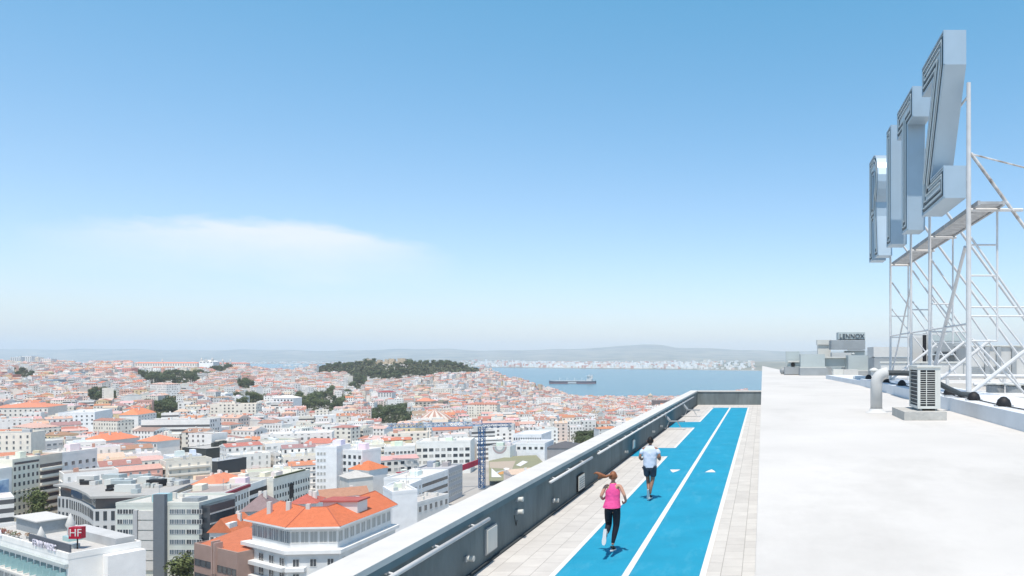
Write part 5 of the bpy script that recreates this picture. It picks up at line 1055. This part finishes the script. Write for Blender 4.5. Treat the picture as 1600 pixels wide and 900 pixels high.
# castle
t = wthing('castle', 'ochre stone castle with square towers on the wooded hill', 'castle', (Xat(605, 2240), 2240, 108)); LAND.append((605, 568, t))
STONE = mat('ochre stone', (0.62, 0.50, 0.36), .9, noise=.35, nscale=.15, bump=.3)
def castle_part(px0, px1, py0, Y, d, name='tower', zb=98):
    mb = MB(); x0, x1, z1 = Xat(px0, Y), Xat(px1, Y), Zat(py0, Y); mb.box(x0, x1, Y, Y+d, zb, z1)
    x = x0
    while x < x1-1: mb.box(x, x+1.4, Y, Y+1, z1, z1+1.6); x += 2.8
    mb.build(name, STONE, t)
castle_part(574, 636, 565.5, 2235, 4, 'curtain_wall')
for a, b, c in ((573, 581, 561.5), (589, 595, 562.5), (601, 606, 562), (607, 616, 561), (621, 633, 560.5)): castle_part(a, b, c, 2231, 11)
castle_part(560, 573, 564.5, 2238, 5, 'curtain_wall')
w_ = MB(); w_.box(Xat(664, 2110), Xat(720, 2110), 2110, 2116, 80, Zat(578, 2110)); tag(w_.build('rampart', STONE), 'long ochre rampart right of and below the castle', 'wall')
# cathedral towers
Yc = 2050; zc = ground(Xat(838, Yc), Yc); t = wthing('cathedral', 'pale twin-towered cathedral above the river houses', 'church', (Xat(838, Yc), Yc, zc)); OCC.append((Xat(838, Yc), Yc, 18)); LAND.append((838, 602, t))
for a, b in ((830, 836), (840, 846)):
    mb = MB(); x0, x1 = Xat(a, Yc), Xat(b, Yc); z1 = Zat(601, Yc); mb.box(x0, x1, Yc, Yc+10, zc, z1)
    for k in range(3): x = x0+k*4; mb.box(x, x+1.8, Yc, Yc+1, z1, z1+2)
    mb.build('tower', STONE, t)
mb = MB(); mb.box(Xat(836, Yc)+.01, Xat(840, Yc)-.01, Yc+1, Yc+40, zc, Zat(607, Yc)); mb.build('nave', STONE, t)
tower('square ochre belfry near the river right of centre', 1012, 1019, 618, 2000, 10, 30, (.6, .52, .42), 'belfry', 'hip', 1, 2, 'plain', (.5, .4, .3))
tower('dark brown office block peeking over the parapet', 1018, 1048, 626, 1500, 20, 30, (.16, .11, .11), rows=6, cols=6)
tower('dark red flats right of the dark brown office block', 1049, 1064, 625, 1480, 20, 30, (.32, .10, .10), rows=5, cols=4)
tower('ochre church block with red roof beside the striped dome', 648, 673, 627, 1050, 18, 22, (.55, .48, .40), 'church', 'hip', 3, 4, 'plain', (.62, .26, .17))
tower('brown square ruin tower right of the ochre church', 678, 692, 628, 1080, 18, 22, (.34, .28, .22), 'ruin', 'flat', 0, 4)
tower('white villa with tiled roof left of the central grove', 427, 458, 622, 950, 18, 16, (.84, .82, .8), 'villa', 'hip', 3, 6, 'plain', (.8, .74, .7))
tower('dark red roofed house above the hillside garden', 590, 612, 613, 1250, 14, 14, (.8, .76, .72), 'villa', 'hip', 2, 5, 'plain', (.30, .08, .08))
tower('white-walled house with blue-grey shed roof by the parapet trees', 945, 972, 655, 900, 30, 14, (.84, .83, .8), 'warehouse', 'hip', 0, 5, 'plain', (.42, .48, .48))
tower('white block with a grid of windows left of the shed roof', 915, 944, 655, 850, 16, 16, (.84, .83, .82), rows=4, cols=7)
tower('white block with grid of windows in the right middle city', 847, 868, 651, 880, 16, 16, (.84, .83, .82), rows=4, cols=5)
tower('slim blank white stair tower near the parapet', 876, 886, 662, 760, 8, 16, (.86, .86, .86), rows=0)
# painted court, mural and neighbours
GY = 74.0
def cp(px, py): return Pz(px, py, GY)
ct = wthing('painted_court', 'olive sports court painted with grey, orange and white bands', 'court', (*cp(800, 730), GY)); OCC += [(*cp(a_, b_), 17) for a_ in (765, 785, 805, 825, 845) for b_ in (716, 728, 742, 758)]
mb = MB(); Q = [cp(764, 752), cp(860, 752), cp(850, 724), cp(838, 711), cp(795, 713), cp(764, 720)]; mb.quad([(*q, GY) for q in Q]); mb.build('court_surface', mat('olive court paint', (.27, .27, .17), .8, noise=.12, nscale=.2), ct)
def ring(cx, cy, r0, r1, a0, a1, z, m, nm):
    mb = MB(); n = 18
    for k in range(n):
        t0, t1 = R(a0+(a1-a0)*k/n), R(a0+(a1-a0)*(k+1)/n); mb.quad([(cx+r0*math.cos(t0), cy+r0*math.sin(t0)*1.5, z), (cx+r1*math.cos(t0), cy+r1*math.sin(t0)*1.5, z), (cx+r1*math.cos(t1), cy+r1*math.sin(t1)*1.5, z), (cx+r0*math.cos(t1), cy+r0*math.sin(t1)*1.5, z)])
    mb.build(nm, m, ct)
OR = mat('orange court paint', (.55, .28, .09), .8); GC = mat('grey court paint', (.42, .46, .47), .8); TN = mat('tan court paint', (.42, .35, .28), .8); cc = cp(799, 738)
ring(*cc, 0, 3.6, 0, 360, GY+.06, TN, 'tan_disc'); ring(*cc, 3.6, 6.6, -60, 240, GY+.09, OR, 'orange_band'); ring(*cc, 6.8, 8.6, -60, 200, GY+.12, GC, 'grey_band')
mb = MB(); mb.quad([(*cp(806, 727), GY+.15), (*cp(813, 729), GY+.15), (*cp(825, 722), GY+.15), (*cp(817, 720), GY+.15)]); mb.quad([(*cp(786, 733), GY+.15), (*cp(795, 737), GY+.15), (*cp(796, 732), GY+.15), (*cp(790, 731), GY+.15)]); mb.quad([(*cp(768, 746), GY+.15), (*cp(784, 746), GY+.15), (*cp(768, 732), GY+.15)]); mb.build('white_patch', LINE, ct)
mb = MB(); mb.quad([(*cp(765, 731), GY+.05), (*cp(800, 733), GY+.05), (*cp(806, 720), GY+.05), (*cp(765, 722), GY+.05)]); mb.build('tan_band', TN, ct)
Ym = cp(780, 716)[1]+4
B = Bld('mural_building', 'white gable wall painted with grey and mauve curves above the court', 'building', (Xat(763, Ym), Ym), (Xat(797, Ym), Ym), 12, 72, Zat(698, Ym), (.78, .78, .76)).flat((.3, .29, .27), .4, 5)
c_ = B.pt(B.L*.52, 0); zt_ = B.z1-.2
for r0, r1, m, k0 in ((2.2, 3.4, GC, 0), (3.5, 4.6, mat('mauve paint', (.45, .36, .36), .8), .05)):
    mb = MB()
    for k in range(16):
        t0, t1 = R(180+180*k/16), R(180+180*(k+1)/16); zc = B.z0+9.0; mb.quad([(c_[0]+r1*math.cos(t0), Ym-.05-k0, zc+r1*math.sin(t0)), (c_[0]+r1*math.cos(t1), Ym-.05-k0, zc+r1*math.sin(t1)), (c_[0]+r0*math.cos(t1), Ym-.05-k0, zc+r0*math.sin(t1)), (c_[0]+r0*math.cos(t0), Ym-.05-k0, zc+r0*math.sin(t0))])
    mb.box(c_[0]+r0, c_[0]+r1, Ym-.06-k0, Ym-.04-k0, B.z0+9, zt_); mb.build('painted_curve', m, B.t)
B = tower('long white block with five arched openings behind the court', 797, 851, 694, Ym+14, 22, 20, (.84, .84, .84), 'office_building', 'flat', 1, 6, 'plain', (.5, .5, .5))
B = tower('white three-tier office behind the long white block', 802, 846, 680, Ym+60, 26, 24, (.82, .82, .82), 'office_building', 'flat', 3, 12, 'plain', (.7, .7, .7))
B = tower('dark-roofed school wing right of the white block', 852, 898, 700, Ym+20, 24, 16, (.30, .30, .31), 'school_wing', 'hip', 0, 6, 'plain', (.12, .12, .13))
# site wall and red banner
p0, p1 = Pz(722, 727, 86), Pz(750, 717, 86); mb = MB(); d_ = Vector((p1[0]-p0[0], p1[1]-p0[1])); n_ = Vector((-d_.y, d_.x)).normalized()*.4
mb.prism([p0, p1, (p1[0]+n_.x, p1[1]+n_.y), (p0[0]+n_.x, p0[1]+n_.y)], 83.2, 86, bottom=True)
bn = wthing('site_banner', 'long red banner strung between the grey office and the crane', 'banner', (*p0, 72)); o_ = mb.build('banner_cloth', mat('red banner', (.60, .03, .08), .7, noise=.3, nscale=.5), bn)
mb = MB()
for q in (p0, p1): mb.tube((q[0], q[1], 72), (q[0], q[1], 86.5), .18)
mb.build('mast', GALVD, bn)
# tower crane
Yk = 392.0; xk = Xat(753, Yk); zb, ztp = Zat(762, Yk), Zat(668, Yk)
cr = wthing('tower_crane', 'blue lattice tower crane with pale jib over the middle city', 'crane', (xk, Yk, zb)); LAND.append((753, 700, cr)); OCC.append((xk, Yk, 7))
CB = mat('blue crane paint', (.035, .13, .30), .5, noise=.3, nscale=1); CP = mat('pale blue crane paint', (.22, .36, .55), .5, noise=.2, nscale=1)
def lattice(mb, a, b, w, r, step, tri=False):
    a = Vector(a); b = Vector(b); d = (b-a).normalized(); L = (b-a).length; up = Vector((0, 0, 1)) if abs(d.z) < .5 else Vector((1, 0, 0)); s = d.cross(up).normalized(); up = s.cross(d).normalized()
    off = [s*w/2+up*w/2, -s*w/2+up*w/2, -s*w/2-up*w/2, s*w/2-up*w/2] if not tri else [s*w/2, -s*w/2, up*w]
    for q in off: mb.tube(a+q, b+q, r, n=4)
    n = int(L/step)
    for k in range(n):
        p, q_ = a+d*(k*L/n), a+d*((k+1)*L/n)
        for i in range(len(off)): j = (i+1) % len(off); (o1, o2) = (off[i], off[j]) if k % 2 else (off[j], off[i]); mb.tube(p+o1, q_+o2, r*.65, n=3, caps=False); mb.tube(p+off[i], p+off[j], r*.6, n=3, caps=False)
mb = MB(); lattice(mb, (xk, Yk, zb), (xk, Yk, ztp), 2.4, .22, 2.2); mb.build('mast', CB, cr)
jd = Vector((-.95, -.30, 0)).normalized(); tp = Vector((xk, Yk, ztp+1.0)); lt = tp+jd*44; rt = tp-jd*14.5
mb = MB(); lattice(mb, tp, lt, 2.0, .17, 1.9, True); mb.build('jib', CP, cr)
mb = MB(); lattice(mb, tp, rt, 1.8, .16, 1.9); mb.build('counter_jib', CB, cr)
mb = MB(); mb.box(rt.x-1.6, rt.x+1.4, rt.y-1, rt.y+1, rt.z-2.6, rt.z+.4); mb.build('counterweight', GREYP, cr)
mb = MB(); mb.box(xk-3.4, xk-1.3, Yk-2.6, Yk-.6, ztp-1.8, ztp+.6); mb.build('cab', CAP, cr)
mb = MB(); mb.tube(tp, tp+Vector((0, 0, 3)), .2); mb.tube(tp+Vector((0, 0, 3)), tp+jd*26+Vector((0, 0, 1.6)), .05, n=4); mb.tube(tp+Vector((0, 0, 3)), rt, .05, n=4); mb.build('apex', CB, cr)
# ------------------------------------------------------------------ ships
def ship(px0, px1, Y, lab, super_right=True, s=1.0):
    x0, x1 = Xat(px0, Y), Xat(px1, Y); L = x1-x0; t = wthing('cargo_ship', lab, 'ship', ((x0+x1)/2, Y, 0), 'ships on the river'); w = L*.075; h = L*.05
    mb = MB(); sec = [(0, .05, 1.25), (.05, .7, 1.15), (.12, 1, 1), (.9, 1, 1), (.97, .8, 1.05), (1, .55, 1.1)]
    for m_, za, zb_ in ((0, 0, .35), (1, .35, 1)):
        for (f0, b0, k0), (f1, b1, k1) in zip(sec[:-1], sec[1:]):
            for sg_ in (-1, 1): mb.quad([(x0+L*f0, Y+sg_*w*b0, h*za*k0-.3), (x0+L*f1, Y+sg_*w*b1, h*za*k1-.3), (x0+L*f1, Y+sg_*w*b1, h*zb_*k1), (x0+L*f0, Y+sg_*w*b0, h*zb_*k0)], m_)
    for (f0, b0, k0), (f1, b1, k1) in zip(sec[:-1], sec[1:]): mb.quad([(x0+L*f0, Y-w*b0, h*k0), (x0+L*f1, Y-w*b1, h*k1), (x0+L*f1, Y+w*b1, h*k1), (x0+L*f0, Y+w*b0, h*k0)], 2)
    mb.build('hull', [mat('red boot topping', (.25, .07, .06), .6), mat('dark blue hull', (.03, .05, .09), .5), mat('ship deck', (.35, .33, .32), .8)], t)
    fx = .86 if super_right else .14
    mb = MB(); c = x0+L*fx; mb.box(c-L*.045, c+L*.06, Y-w*.9, Y+w*.9, h, h+L*.05); mb.box(c-L*.035, c+L*.035, Y-w*.8, Y+w*.8, h+L*.05, h+L*.10); mb.box(c-L*.045, c+L*.02, Y-w*1.05, Y+w*1.05, h+L*.10, h+L*.115); mb.build('superstructure', LINE, t)
    mb = MB(); mb.box(c+L*.045, c+L*.075, Y-w*.25, Y+w*.25, h+L*.05, h+L*.13); mb.tube((c, Y, h+L*.115), (c, Y, h+L*.155), L*.003, n=5); mb.build('funnel', LINE, t)
    for f in (.22, .38, .54, .70):
        mb = MB(); mb.tube((x0+L*f, Y, h), (x0+L*f, Y, h+L*.075), L*.004, n=5); mb.tube((x0+L*f, Y, h+L*.06), (x0+L*f+L*.05, Y, h+L*.035), L*.0025, n=4); mb.build('deck_crane', GREYP, t)
    mb = MB(); mb.box(x0+L*.42, x0+L*.6, Y-w*1.02, Y-w*.6, h*.1, h*.7); mb.build('side_barge', GREYP, t)
    mb = MB(); mb.box(x0+L*.13, x0+L*.78, Y-w*.5, Y+w*.5, h+.02, h+L*.008); mb.build('hatch', GREYP, t)
ship(858, 931, 3907, 'long cargo ship with white bridge lying on the open river')
ship(414, 442, 8000, 'tiny distant ship on the river left of the castle hill')
# ------------------------------------------------------------------ far shore towns (past counting)
mb = MB(); r2 = random.Random(3)
for k in range(3400):
    if r2.random() < .75: px = r2.triangular(735, 1130, 860) if r2.random() < .8 else r2.uniform(660, 1180)
    else: px = r2.uniform(-60, 740)
    tt = abs(r2.gauss(0.03, .09)) if px > 735 else abs(r2.gauss(.03, .12))
    if tt > .45: continue
    x, y, z = fheight(px, max(tt, .012)) if False else (0, 0, 0)
    fr_ = max(tt, .015); j = max(i for i in range(len(fr)) if fr[i] <= fr_); f = (fr_-fr[j])/(fr[j+1]-fr[j]); pa, pb = fheight(px, fr[j]), fheight(px, fr[j+1]); x, y, z = [pa[i]*(1-f)+pb[i]*f for i in range(3)]
    c = r2.choice([(.85, .84, .82)]*5+[(.8, .62, .52), (.75, .7, .62), (.6, .3, .22)]); s = r2.uniform(.6, 1.4); hh = r2.choice([10, 12, 15, 18, 28, 40] if px > 735 else [8, 10, 12])
    mb.obox((x, y), r2.uniform(0, 3), 34*s, 20*s, z-4, z+hh, 0, c)
o_ = mb.build('far_shore_town', W_PLAIN); o_['kind'] = 'stuff'; tag(o_, 'pale towns spread along the far river bank', 'town')
for k, (px, Y) in enumerate(((452, 9500), (462, 9400), (470, 9600), (446, 9450))):
    x = Xat(px, Y); mb = MB(); mb.lathe((x, Y, 0), [(28, 0), (28, 22), (0, 30)], 16); tag(mb.build('storage_tank', CAP), ['second of the white tanks on the far sand spit', 'third of the white tanks on the far sand spit', 'rightmost of the white tanks on the far sand spit', 'leftmost of the white tanks on the far sand spit'][k], 'tank', 'white tanks across the river')
for Ys, a, b in ((9500, 438, 478),):
    mb = MB(); mb.box(Xat(a, Ys), Xat(b, Ys), Ys-60, Ys+200, -2, 1.5); struct(mb.build('sand_spit', CONC))
mb = MB(); mb.prism([(Xat(1090, 7500), 7500), (Xat(1185, 7150), 7150), (Xat(1185, 7300), 7300), (Xat(1090, 7900), 7900)], -1, 2.0); struct(mb.build('sand_bank', CONC))

# ------------------------------------------------------------------ scattered houses
HASH = {}
def free(x, y, r):
    for ox, oy, orr in OCC_NEAR(x, y):
        if (ox-x)**2+(oy-y)**2 < (orr+r)**2: return False
    return True
OG = {}
for o_ in OCC:
    for i in range(int((o_[0]-45)//40), int((o_[0]+45)//40)+1):
        for j in range(int((o_[1]-45)//40), int((o_[1]+45)//40)+1): OG.setdefault((i, j), []).append(o_)
def OCC_NEAR(x, y): return OG.get((int(x//40), int(y//40)), [])
WALLS = [((.86, .82, .77), 'white')]*7+[((.80, .74, .64), 'cream')]*3+[((.80, .66, .58), 'pale pink')]*3+[((.72, .68, .62), 'beige')]*2+[((.62, .62, .60), 'grey')]+[((.78, .62, .38), 'ochre')]+[((.70, .42, .34), 'rose')]
TROOF = [((.43, .20, .145), 'terracotta'), ((.50, .22, .14), 'orange'), ((.38, .20, .16), 'dark red'), ((.56, .37, .31), 'faded pink'), ((.58, .43, .37), 'pale salmon'), ((.34, .23, .19), 'brown')]
FROOF = [((.66, .64, .62), 'pale flat'), ((.45, .44, .43), 'grey flat'), ((.30, .30, .30), 'dark flat'), ((.60, .50, .44), 'buff flat')]
houses = []; seen = {}
def parapet_line(px): return VY+(VX-px)*.4835
def ang_at(x, y):
    i, j = int(x//260), int(y//230); return random.Random(i*7919+j*104729).uniform(-.7, .9)
def add_district(i, j):
    a = random.Random(i*7919+j*104729).uniform(-.7, .9); r3 = random.Random(i*31+j*977+5); cx, cy = i*260+130, j*230+115
    near = cy < 650; sw, sd_ = (18.5, 14) if near else (14, 12)
    n = int(260/sw)+4; m = int(230/sd_)+6
    for p in range(-n//2-3, n//2+4):
        for q in range(-m//2-3, m//2+4):
            if p % 6 == 0 or q % 3 == 0:
                if r3.random() < .97: continue
            lx = p*sw; ly = q*sd_; x = cx+lx*math.cos(a)-ly*math.sin(a); y = cy+lx*math.sin(a)+ly*math.cos(a)
            if int(x//260) != i or int(y//230) != j: continue
            if y < 150 or y > 2480: continue
            if r3.random() < (.07 if y < 900 else .04): continue
            gz = ground(x, y)
            if gz < 2: continue
            w = sw*r3.uniform(.8, 1.0); d = sd_*r3.uniform(.8, 1.0)
            h = r3.choice([8, 10, 13, 15, 17]) if y > 900 else (r3.choice([10, 12, 13, 15, 16]) if y > 600 else r3.choice([11, 13, 14, 16, 18]))
            px, py = proj(x, y, gz+h)
            if px < -140 or px > 1215: continue
            if y < 330 and px < 700 and py > 800: h = min(h, 12)
            line = parapet_line(px)
            if py > line+45 or py > 985: continue
            if not free(x, y, max(w, d)*.5): continue
            if any(a0 < px < a1 and b0 < py < b1 and ((px-(a0+a1)/2)/(a1-a0)*2)**2+((py-(b0+b1)/2)/(b1-b0)*2)**2 < (9 if b0 < 548 else r3.uniform(.7, 1.2)) for a0, a1, b0, b1 in ZONES): continue
            key = (int(x//9), int(y//9)); 
            if any((key[0]+e, key[1]+f) in seen for e in (0,) for f in (0,)): continue
            seen[key] = 1
            terr = r3.random() < (.72 if y > 750 else (.62 if px < 420 else .28))
            wc = r3.choice(WALLS if terr else WALLS[:9]); rc = r3.choice(TROOF if terr else FROOF)
            v = r3.uniform(.92, 1.05); wcol = tuple(min(.88, c*v) for c in wc[0]); rcol = tuple(c*r3.uniform(.9, 1.12) for c in rc[0])
            vis = -20 < px < 1190 and py < line and py < 905
            houses.append(dict(x=x, y=y, z=gz, w=w, d=d, h=h, a=a+(math.pi/2 if r3.random() < .25 and not near else 0), terr=terr, wc=wcol, wn=wc[1], rc=rcol, rn=rc[1], px=px, py=py, size=(w*h)/(y*y) if vis else 0, seed=r3.randrange(10**6)))
rb = random.Random(77); nb_ = 0
while nb_ < 36:
    py = rb.uniform(590, 735); px = rb.uniform(-20, 900)
    if py > parapet_line(px)-8: continue
    x, y = hit(px, py, 12)
    if y > 1750: continue
    w, d, h = rb.uniform(24, 44), rb.uniform(12, 18), rb.choice([12, 14, 17, 20, 24])
    if any(abs(px-l[0]) < 30 and -8 < py-l[1] < 30 for l in LAND) or not free(x, y, 30) or (735 < px < 905 and py > 680) or any(a0-8 < px < a1+8 and b0-6 < py < b1+10 for a0, a1, b0, b1 in ZONES): 
        nb_ += .05; continue
    gz = ground(x, y); px, py = proj(x, y, gz+h); a = rb.uniform(-.5, .8); terr = rb.random() < .45; wc = rb.choice(WALLS[:11]); rc = rb.choice(TROOF if terr else FROOF); nb_ += 1
    seen_b = [(x+math.cos(a)*w*f, y+math.sin(a)*w*f, 11) for f in (-.35, 0, .35)]
    for o_ in seen_b:
        for i in range(int((o_[0]-45)//40), int((o_[0]+45)//40)+1):
            for j in range(int((o_[1]-45)//40), int((o_[1]+45)//40)+1): OG.setdefault((i, j), []).append(o_)
    houses.append(dict(x=x, y=y, z=gz, w=w, d=d, h=h, a=a, terr=terr, wc=wc[0], wn='long '+wc[1], rc=rc[0], rn=rc[1], px=px, py=py, size=(w*h)/(y*y), seed=rb.randrange(10**6)))
for i in range(-11, 2):
    for j in range(0, 11): add_district(i, j)
houses.sort(key=lambda q: -q['size'])
def house_geo(H, wmb, rmb, cmb, z_only=False, mi_roof=0):
    global STYLE
    r = random.Random(H['seed']); rq = random.Random(H['seed']+3); STYLE = (rq.choice([.6, .75, .9, 1.0, 1.15, 1.3]), (not H['terr']) and rq.random() < .22, rq.random() < .55); x, y, z, w, d, h, a = H['x'], H['y'], H['z'], H['w'], H['d'], H['h'], H['a']; ca, sa = math.cos(a), math.sin(a)
    P = lambda u, v, zz: (x+ca*u-sa*v, y+sa*u+ca*v, zz)
    wmb.obox((x, y), a, w, d, z-3, z+h, 0, H['wc'], off=r.randrange(40)*2.7)
    STYLE = (1.0, False, False)
    if H['terr']:
        hh = r.uniform(1.3, 2.6); o = .2; A = [P(-w/2-o, -d/2-o, z+h+.02), P(w/2+o, -d/2-o, z+h+.02), P(w/2+o, d/2+o, z+h+.02), P(-w/2-o, d/2+o, z+h+.02)]
        e = r.choice([0, 0, d/2*.9]); r0, r1 = P(-w/2-o+e, 0, z+h+hh), P(w/2+o-e, 0, z+h+hh)
        rmb.quad([A[0], A[1], r1, r0], mi_roof, H['rc']); rmb.quad([A[2], A[3], r0, r1], mi_roof, H['rc'])
        if e: rmb.quad([A[1], A[2], r1], mi_roof, H['rc']); rmb.quad([A[3], A[0], r0], mi_roof, H['rc'])
        else: wmb.quad([A[1], A[2], r1], 0, H['wc']); wmb.quad([A[3], A[0], r0], 0, H['wc'])
        rmb.quad(A[::-1], mi_roof, H['rc'])
        for k in range(r.choice([0, 1, 2])): u, v = r.uniform(-.4, .4)*w, r.uniform(-.2, .2)*d; cmb.obox((P(u, v, 0)[0], P(u, v, 0)[1]), a, 1.1, .7, z+h+.5, z+h+hh+r.uniform(.3, 1.2), 0, (.78, .74, .69))
        if r.random() < .35:
            for k in (-.25, .2): q = P(k*w, -d*.28, 0); wmb.obox((q[0], q[1]), a, 1.6, 2.4, z+h+.3, z+h+hh*.85, 0, (.8, .78, .74))
    else:
        rmb.obox((x, y), a, w-.9, d-.9, z+h+.01, z+h+.12, mi_roof, H['rc'])
        for u, v, ww, dd in ((0, -d/2+.15, w, .3), (0, d/2-.15, w, .3), (-w/2+.15, 0, .3, d-.6), (w/2-.15, 0, .3, d-.6)):
            q = P(u, v, 0); wmb.obox((q[0], q[1]), a, ww, dd, z+h+.003, z+h+.8, 0, H['wc'])
        for k in range(r.choice([1, 2, 3, 4])):
            u, v = r.uniform(-.35, .35)*w, r.uniform(-.3, .3)*d; q = P(u, v, 0); s = r.uniform(.7, 4) if r.random() < .5 else r.uniform(.5, 1.2)
            cmb.obox((q[0], q[1]), a, s, min(s, 2.5), z+h+.1, z+h+r.uniform(1, 3), 0, r.choice([H['wc'], (.5, .5, .5), (.8, .8, .8), (.55, .3, .22)]))
NI = 300
indiv = [H for H in houses[:NI] if H['size'] > 0]; rest = houses[len(indiv):]
wm, rm, cm = MB(), MB(), MB()
big = MB()
class Two:      # sends every call to the common mesh with a fixed material slot
    def __init__(s, mi): s.mi = mi
    def quad(s, p, mi=0, col=(1, 1, 1), uv=None): big.quad(p, s.mi, col, uv)
    def obox(s, c, ax, w, d, z0, z1, mi=0, col=(1, 1, 1), off=0.0): big.obox(c, ax, w, d, z0, z1, s.mi, col, off)
for H in rest: house_geo(H, Two(0), Two(1), Two(2))
o_ = big.build('distant_houses', [W_WIN, ROOF, W_PLAIN]); o_['kind'] = 'stuff'; tag(o_, 'dense mass of small pale tile-roofed houses covering the hills', 'houses')
ORD = 'nearest second third fourth fifth sixth seventh eighth ninth tenth eleventh twelfth thirteenth'.split()
bylab = {}
for idx, H in enumerate(indiv):
    best = min(LAND, key=lambda l: (l[0]-H['px'])**2+((l[1]-H['py'])*1.6)**2); dx, dy = H['px']-best[0], H['py']-best[1]
    rel = ('right of' if dx > 0 else 'left of') if abs(dx) > abs(dy)*1.3 else ('in front of' if dy > 0 else 'behind')
    nm = best[2]['label']; short = ' '.join(nm.split()[:5])
    H['lm'] = short; st = max(2, round(H['h']/3.1))
    base = '%s %d-storey house, %s roof, %s the %s' % (H['wn'], st, H['rn'], rel, short); H['lab'] = base; H['dist'] = dx*dx+dy*dy; bylab.setdefault(base, []).append(H)
for base, L in bylab.items():
    if len(L) > 1:
        L.sort(key=lambda q: q['dist'])
        for k, H in enumerate(L): H['lab'] = base+(', %s to it' % ('nearest' if k == 0 else ORD[k]+' nearest'))
for H in indiv:
    # shorten to 16 words while keeping the tail that tells it apart
    wds = H['lab'].split()
    if len(wds) > 16:
        lm = H['lm'].split(); s3 = ' '.join(lm[:max(2, 5-(len(wds)-16))]); H['lab'] = H['lab'].replace(H['lm'], s3)
    t = wthing('house', H['lab'], 'house', (H['x'], H['y'], H['z']), 'houses of the nearer city')
    a_, b_, c_ = MB(), MB(), MB(); house_geo(H, a_, b_, c_); near = H['y'] < 470
    a_.build('wall', W_PLAIN if near else W_WIN, t); rf = b_.build('roof', ROOF, t)
    if c_.v: 
        for q in range(0, len(c_.f), 5):
            e_ = MB(); 
            for f_, cl_ in zip(c_.f[q:q+5], c_.c[q:q+5]): e_.quad([c_.v[i] for i in f_], 0, cl_)
            e_.build('chimney' if H['terr'] else 'roof_hut', W_PLAIN, t)
    if near:
        sty = random.Random(H['seed']+9).random(); wsc = random.Random(H['seed']+8).choice([(1.15, 1.5), (.9, 1.7), (1.7, 1.5), (2.2, 1.3)])
        r = random.Random(H['seed']+1); ca, sa = math.cos(H['a']), math.sin(H['a']); cnt = 0; kd = r.choice(['dark', 'plain', 'shut', 'dark', 'blue']); rows = int(H['h']//3.1)
        for (ux, uy, nx, ny, L, D) in ((ca, sa, sa, -ca, H['w'], H['d']), (-sa, ca, ca, sa, H['d'], H['w']), (sa, -ca, -ca, -sa, H['d'], H['w'])):
            if nx*H['x']+ny*H['y'] > 0: continue
            cols = int(L//3.0)
            if sty < .45:
                for q in range(rows):
                    e_ = MB(); f0, f1 = (-.45, .45) if sty < .2 else (-.3, .3); zq = H['h']-3.0-q*3.1; dd = 1.2 if sty < .3 else .35
                    C_ = [(nx*(D/2+k_)+ux*L*f_, ny*(D/2+k_)+uy*L*f_) for k_, f_ in ((.005, f0), (dd, f0), (dd, f1), (.005, f1))]
                    if (C_[1][0]-C_[0][0])*(C_[2][1]-C_[1][1])-(C_[1][1]-C_[0][1])*(C_[2][0]-C_[1][0]) < 0: C_ = C_[::-1]
                    e_.prism([(H['x']+c0, H['y']+c1) for c0, c1 in C_], H['z']+zq, H['z']+zq+(.9 if sty < .3 else .3), 0, tuple(min(.88, c*1.06) for c in H['wc']), bottom=True); e_.build('balcony' if sty < .3 else 'ledge', W_PLAIN, t)
            for q in range(rows):
                for c in range(cols):
                    if cnt > 70: break
                    s = (c+.5)/cols*L-L/2; o_ = bpy.data.objects.new('window', WM[kd if r.random() > .2 else 'shut']); COL.objects.link(o_); o_.parent = t
                    o_.location = (nx*(D/2+.03)+ux*s, ny*(D/2+.03)+uy*s, H['h']-2.4-q*3.1); o_.rotation_euler = (0, 0, math.atan2(uy, ux)); o_.scale = (wsc[0], 1, wsc[1]); cnt += 1
# labels for trees: what it is, plus rank inside its own clump
cl = {}
nms = 'first second third fourth fifth sixth seventh eighth ninth tenth eleventh twelfth thirteenth fourteenth fifteenth sixteenth seventeenth eighteenth nineteenth twentieth'.split()
nms += ['twenty-'+q for q in nms[:9]]
for t, (px, py), d in PLACED: cl.setdefault(d, []).append((px, py, t))
for d, L in cl.items():
    L.sort(key=lambda q: q[0])
    for k, (px, py, t) in enumerate(L):
        if len(L) == 1: t['label'] = d
        elif k <= len(L)//2 and k < 29: t['label'] = '%s, %s from the left' % (d, nms[k])
        elif len(L)-1-k < 29: t['label'] = '%s, %s from the right' % (d, nms[len(L)-1-k])
        else: t['label'] = '%s, middle of the clump' % d
for o in bpy.data.objects:
    if '_o' in o.keys(): del o['_o']
print('houses', len(houses), 'individual', len(indiv), 'objects', len(bpy.data.objects))
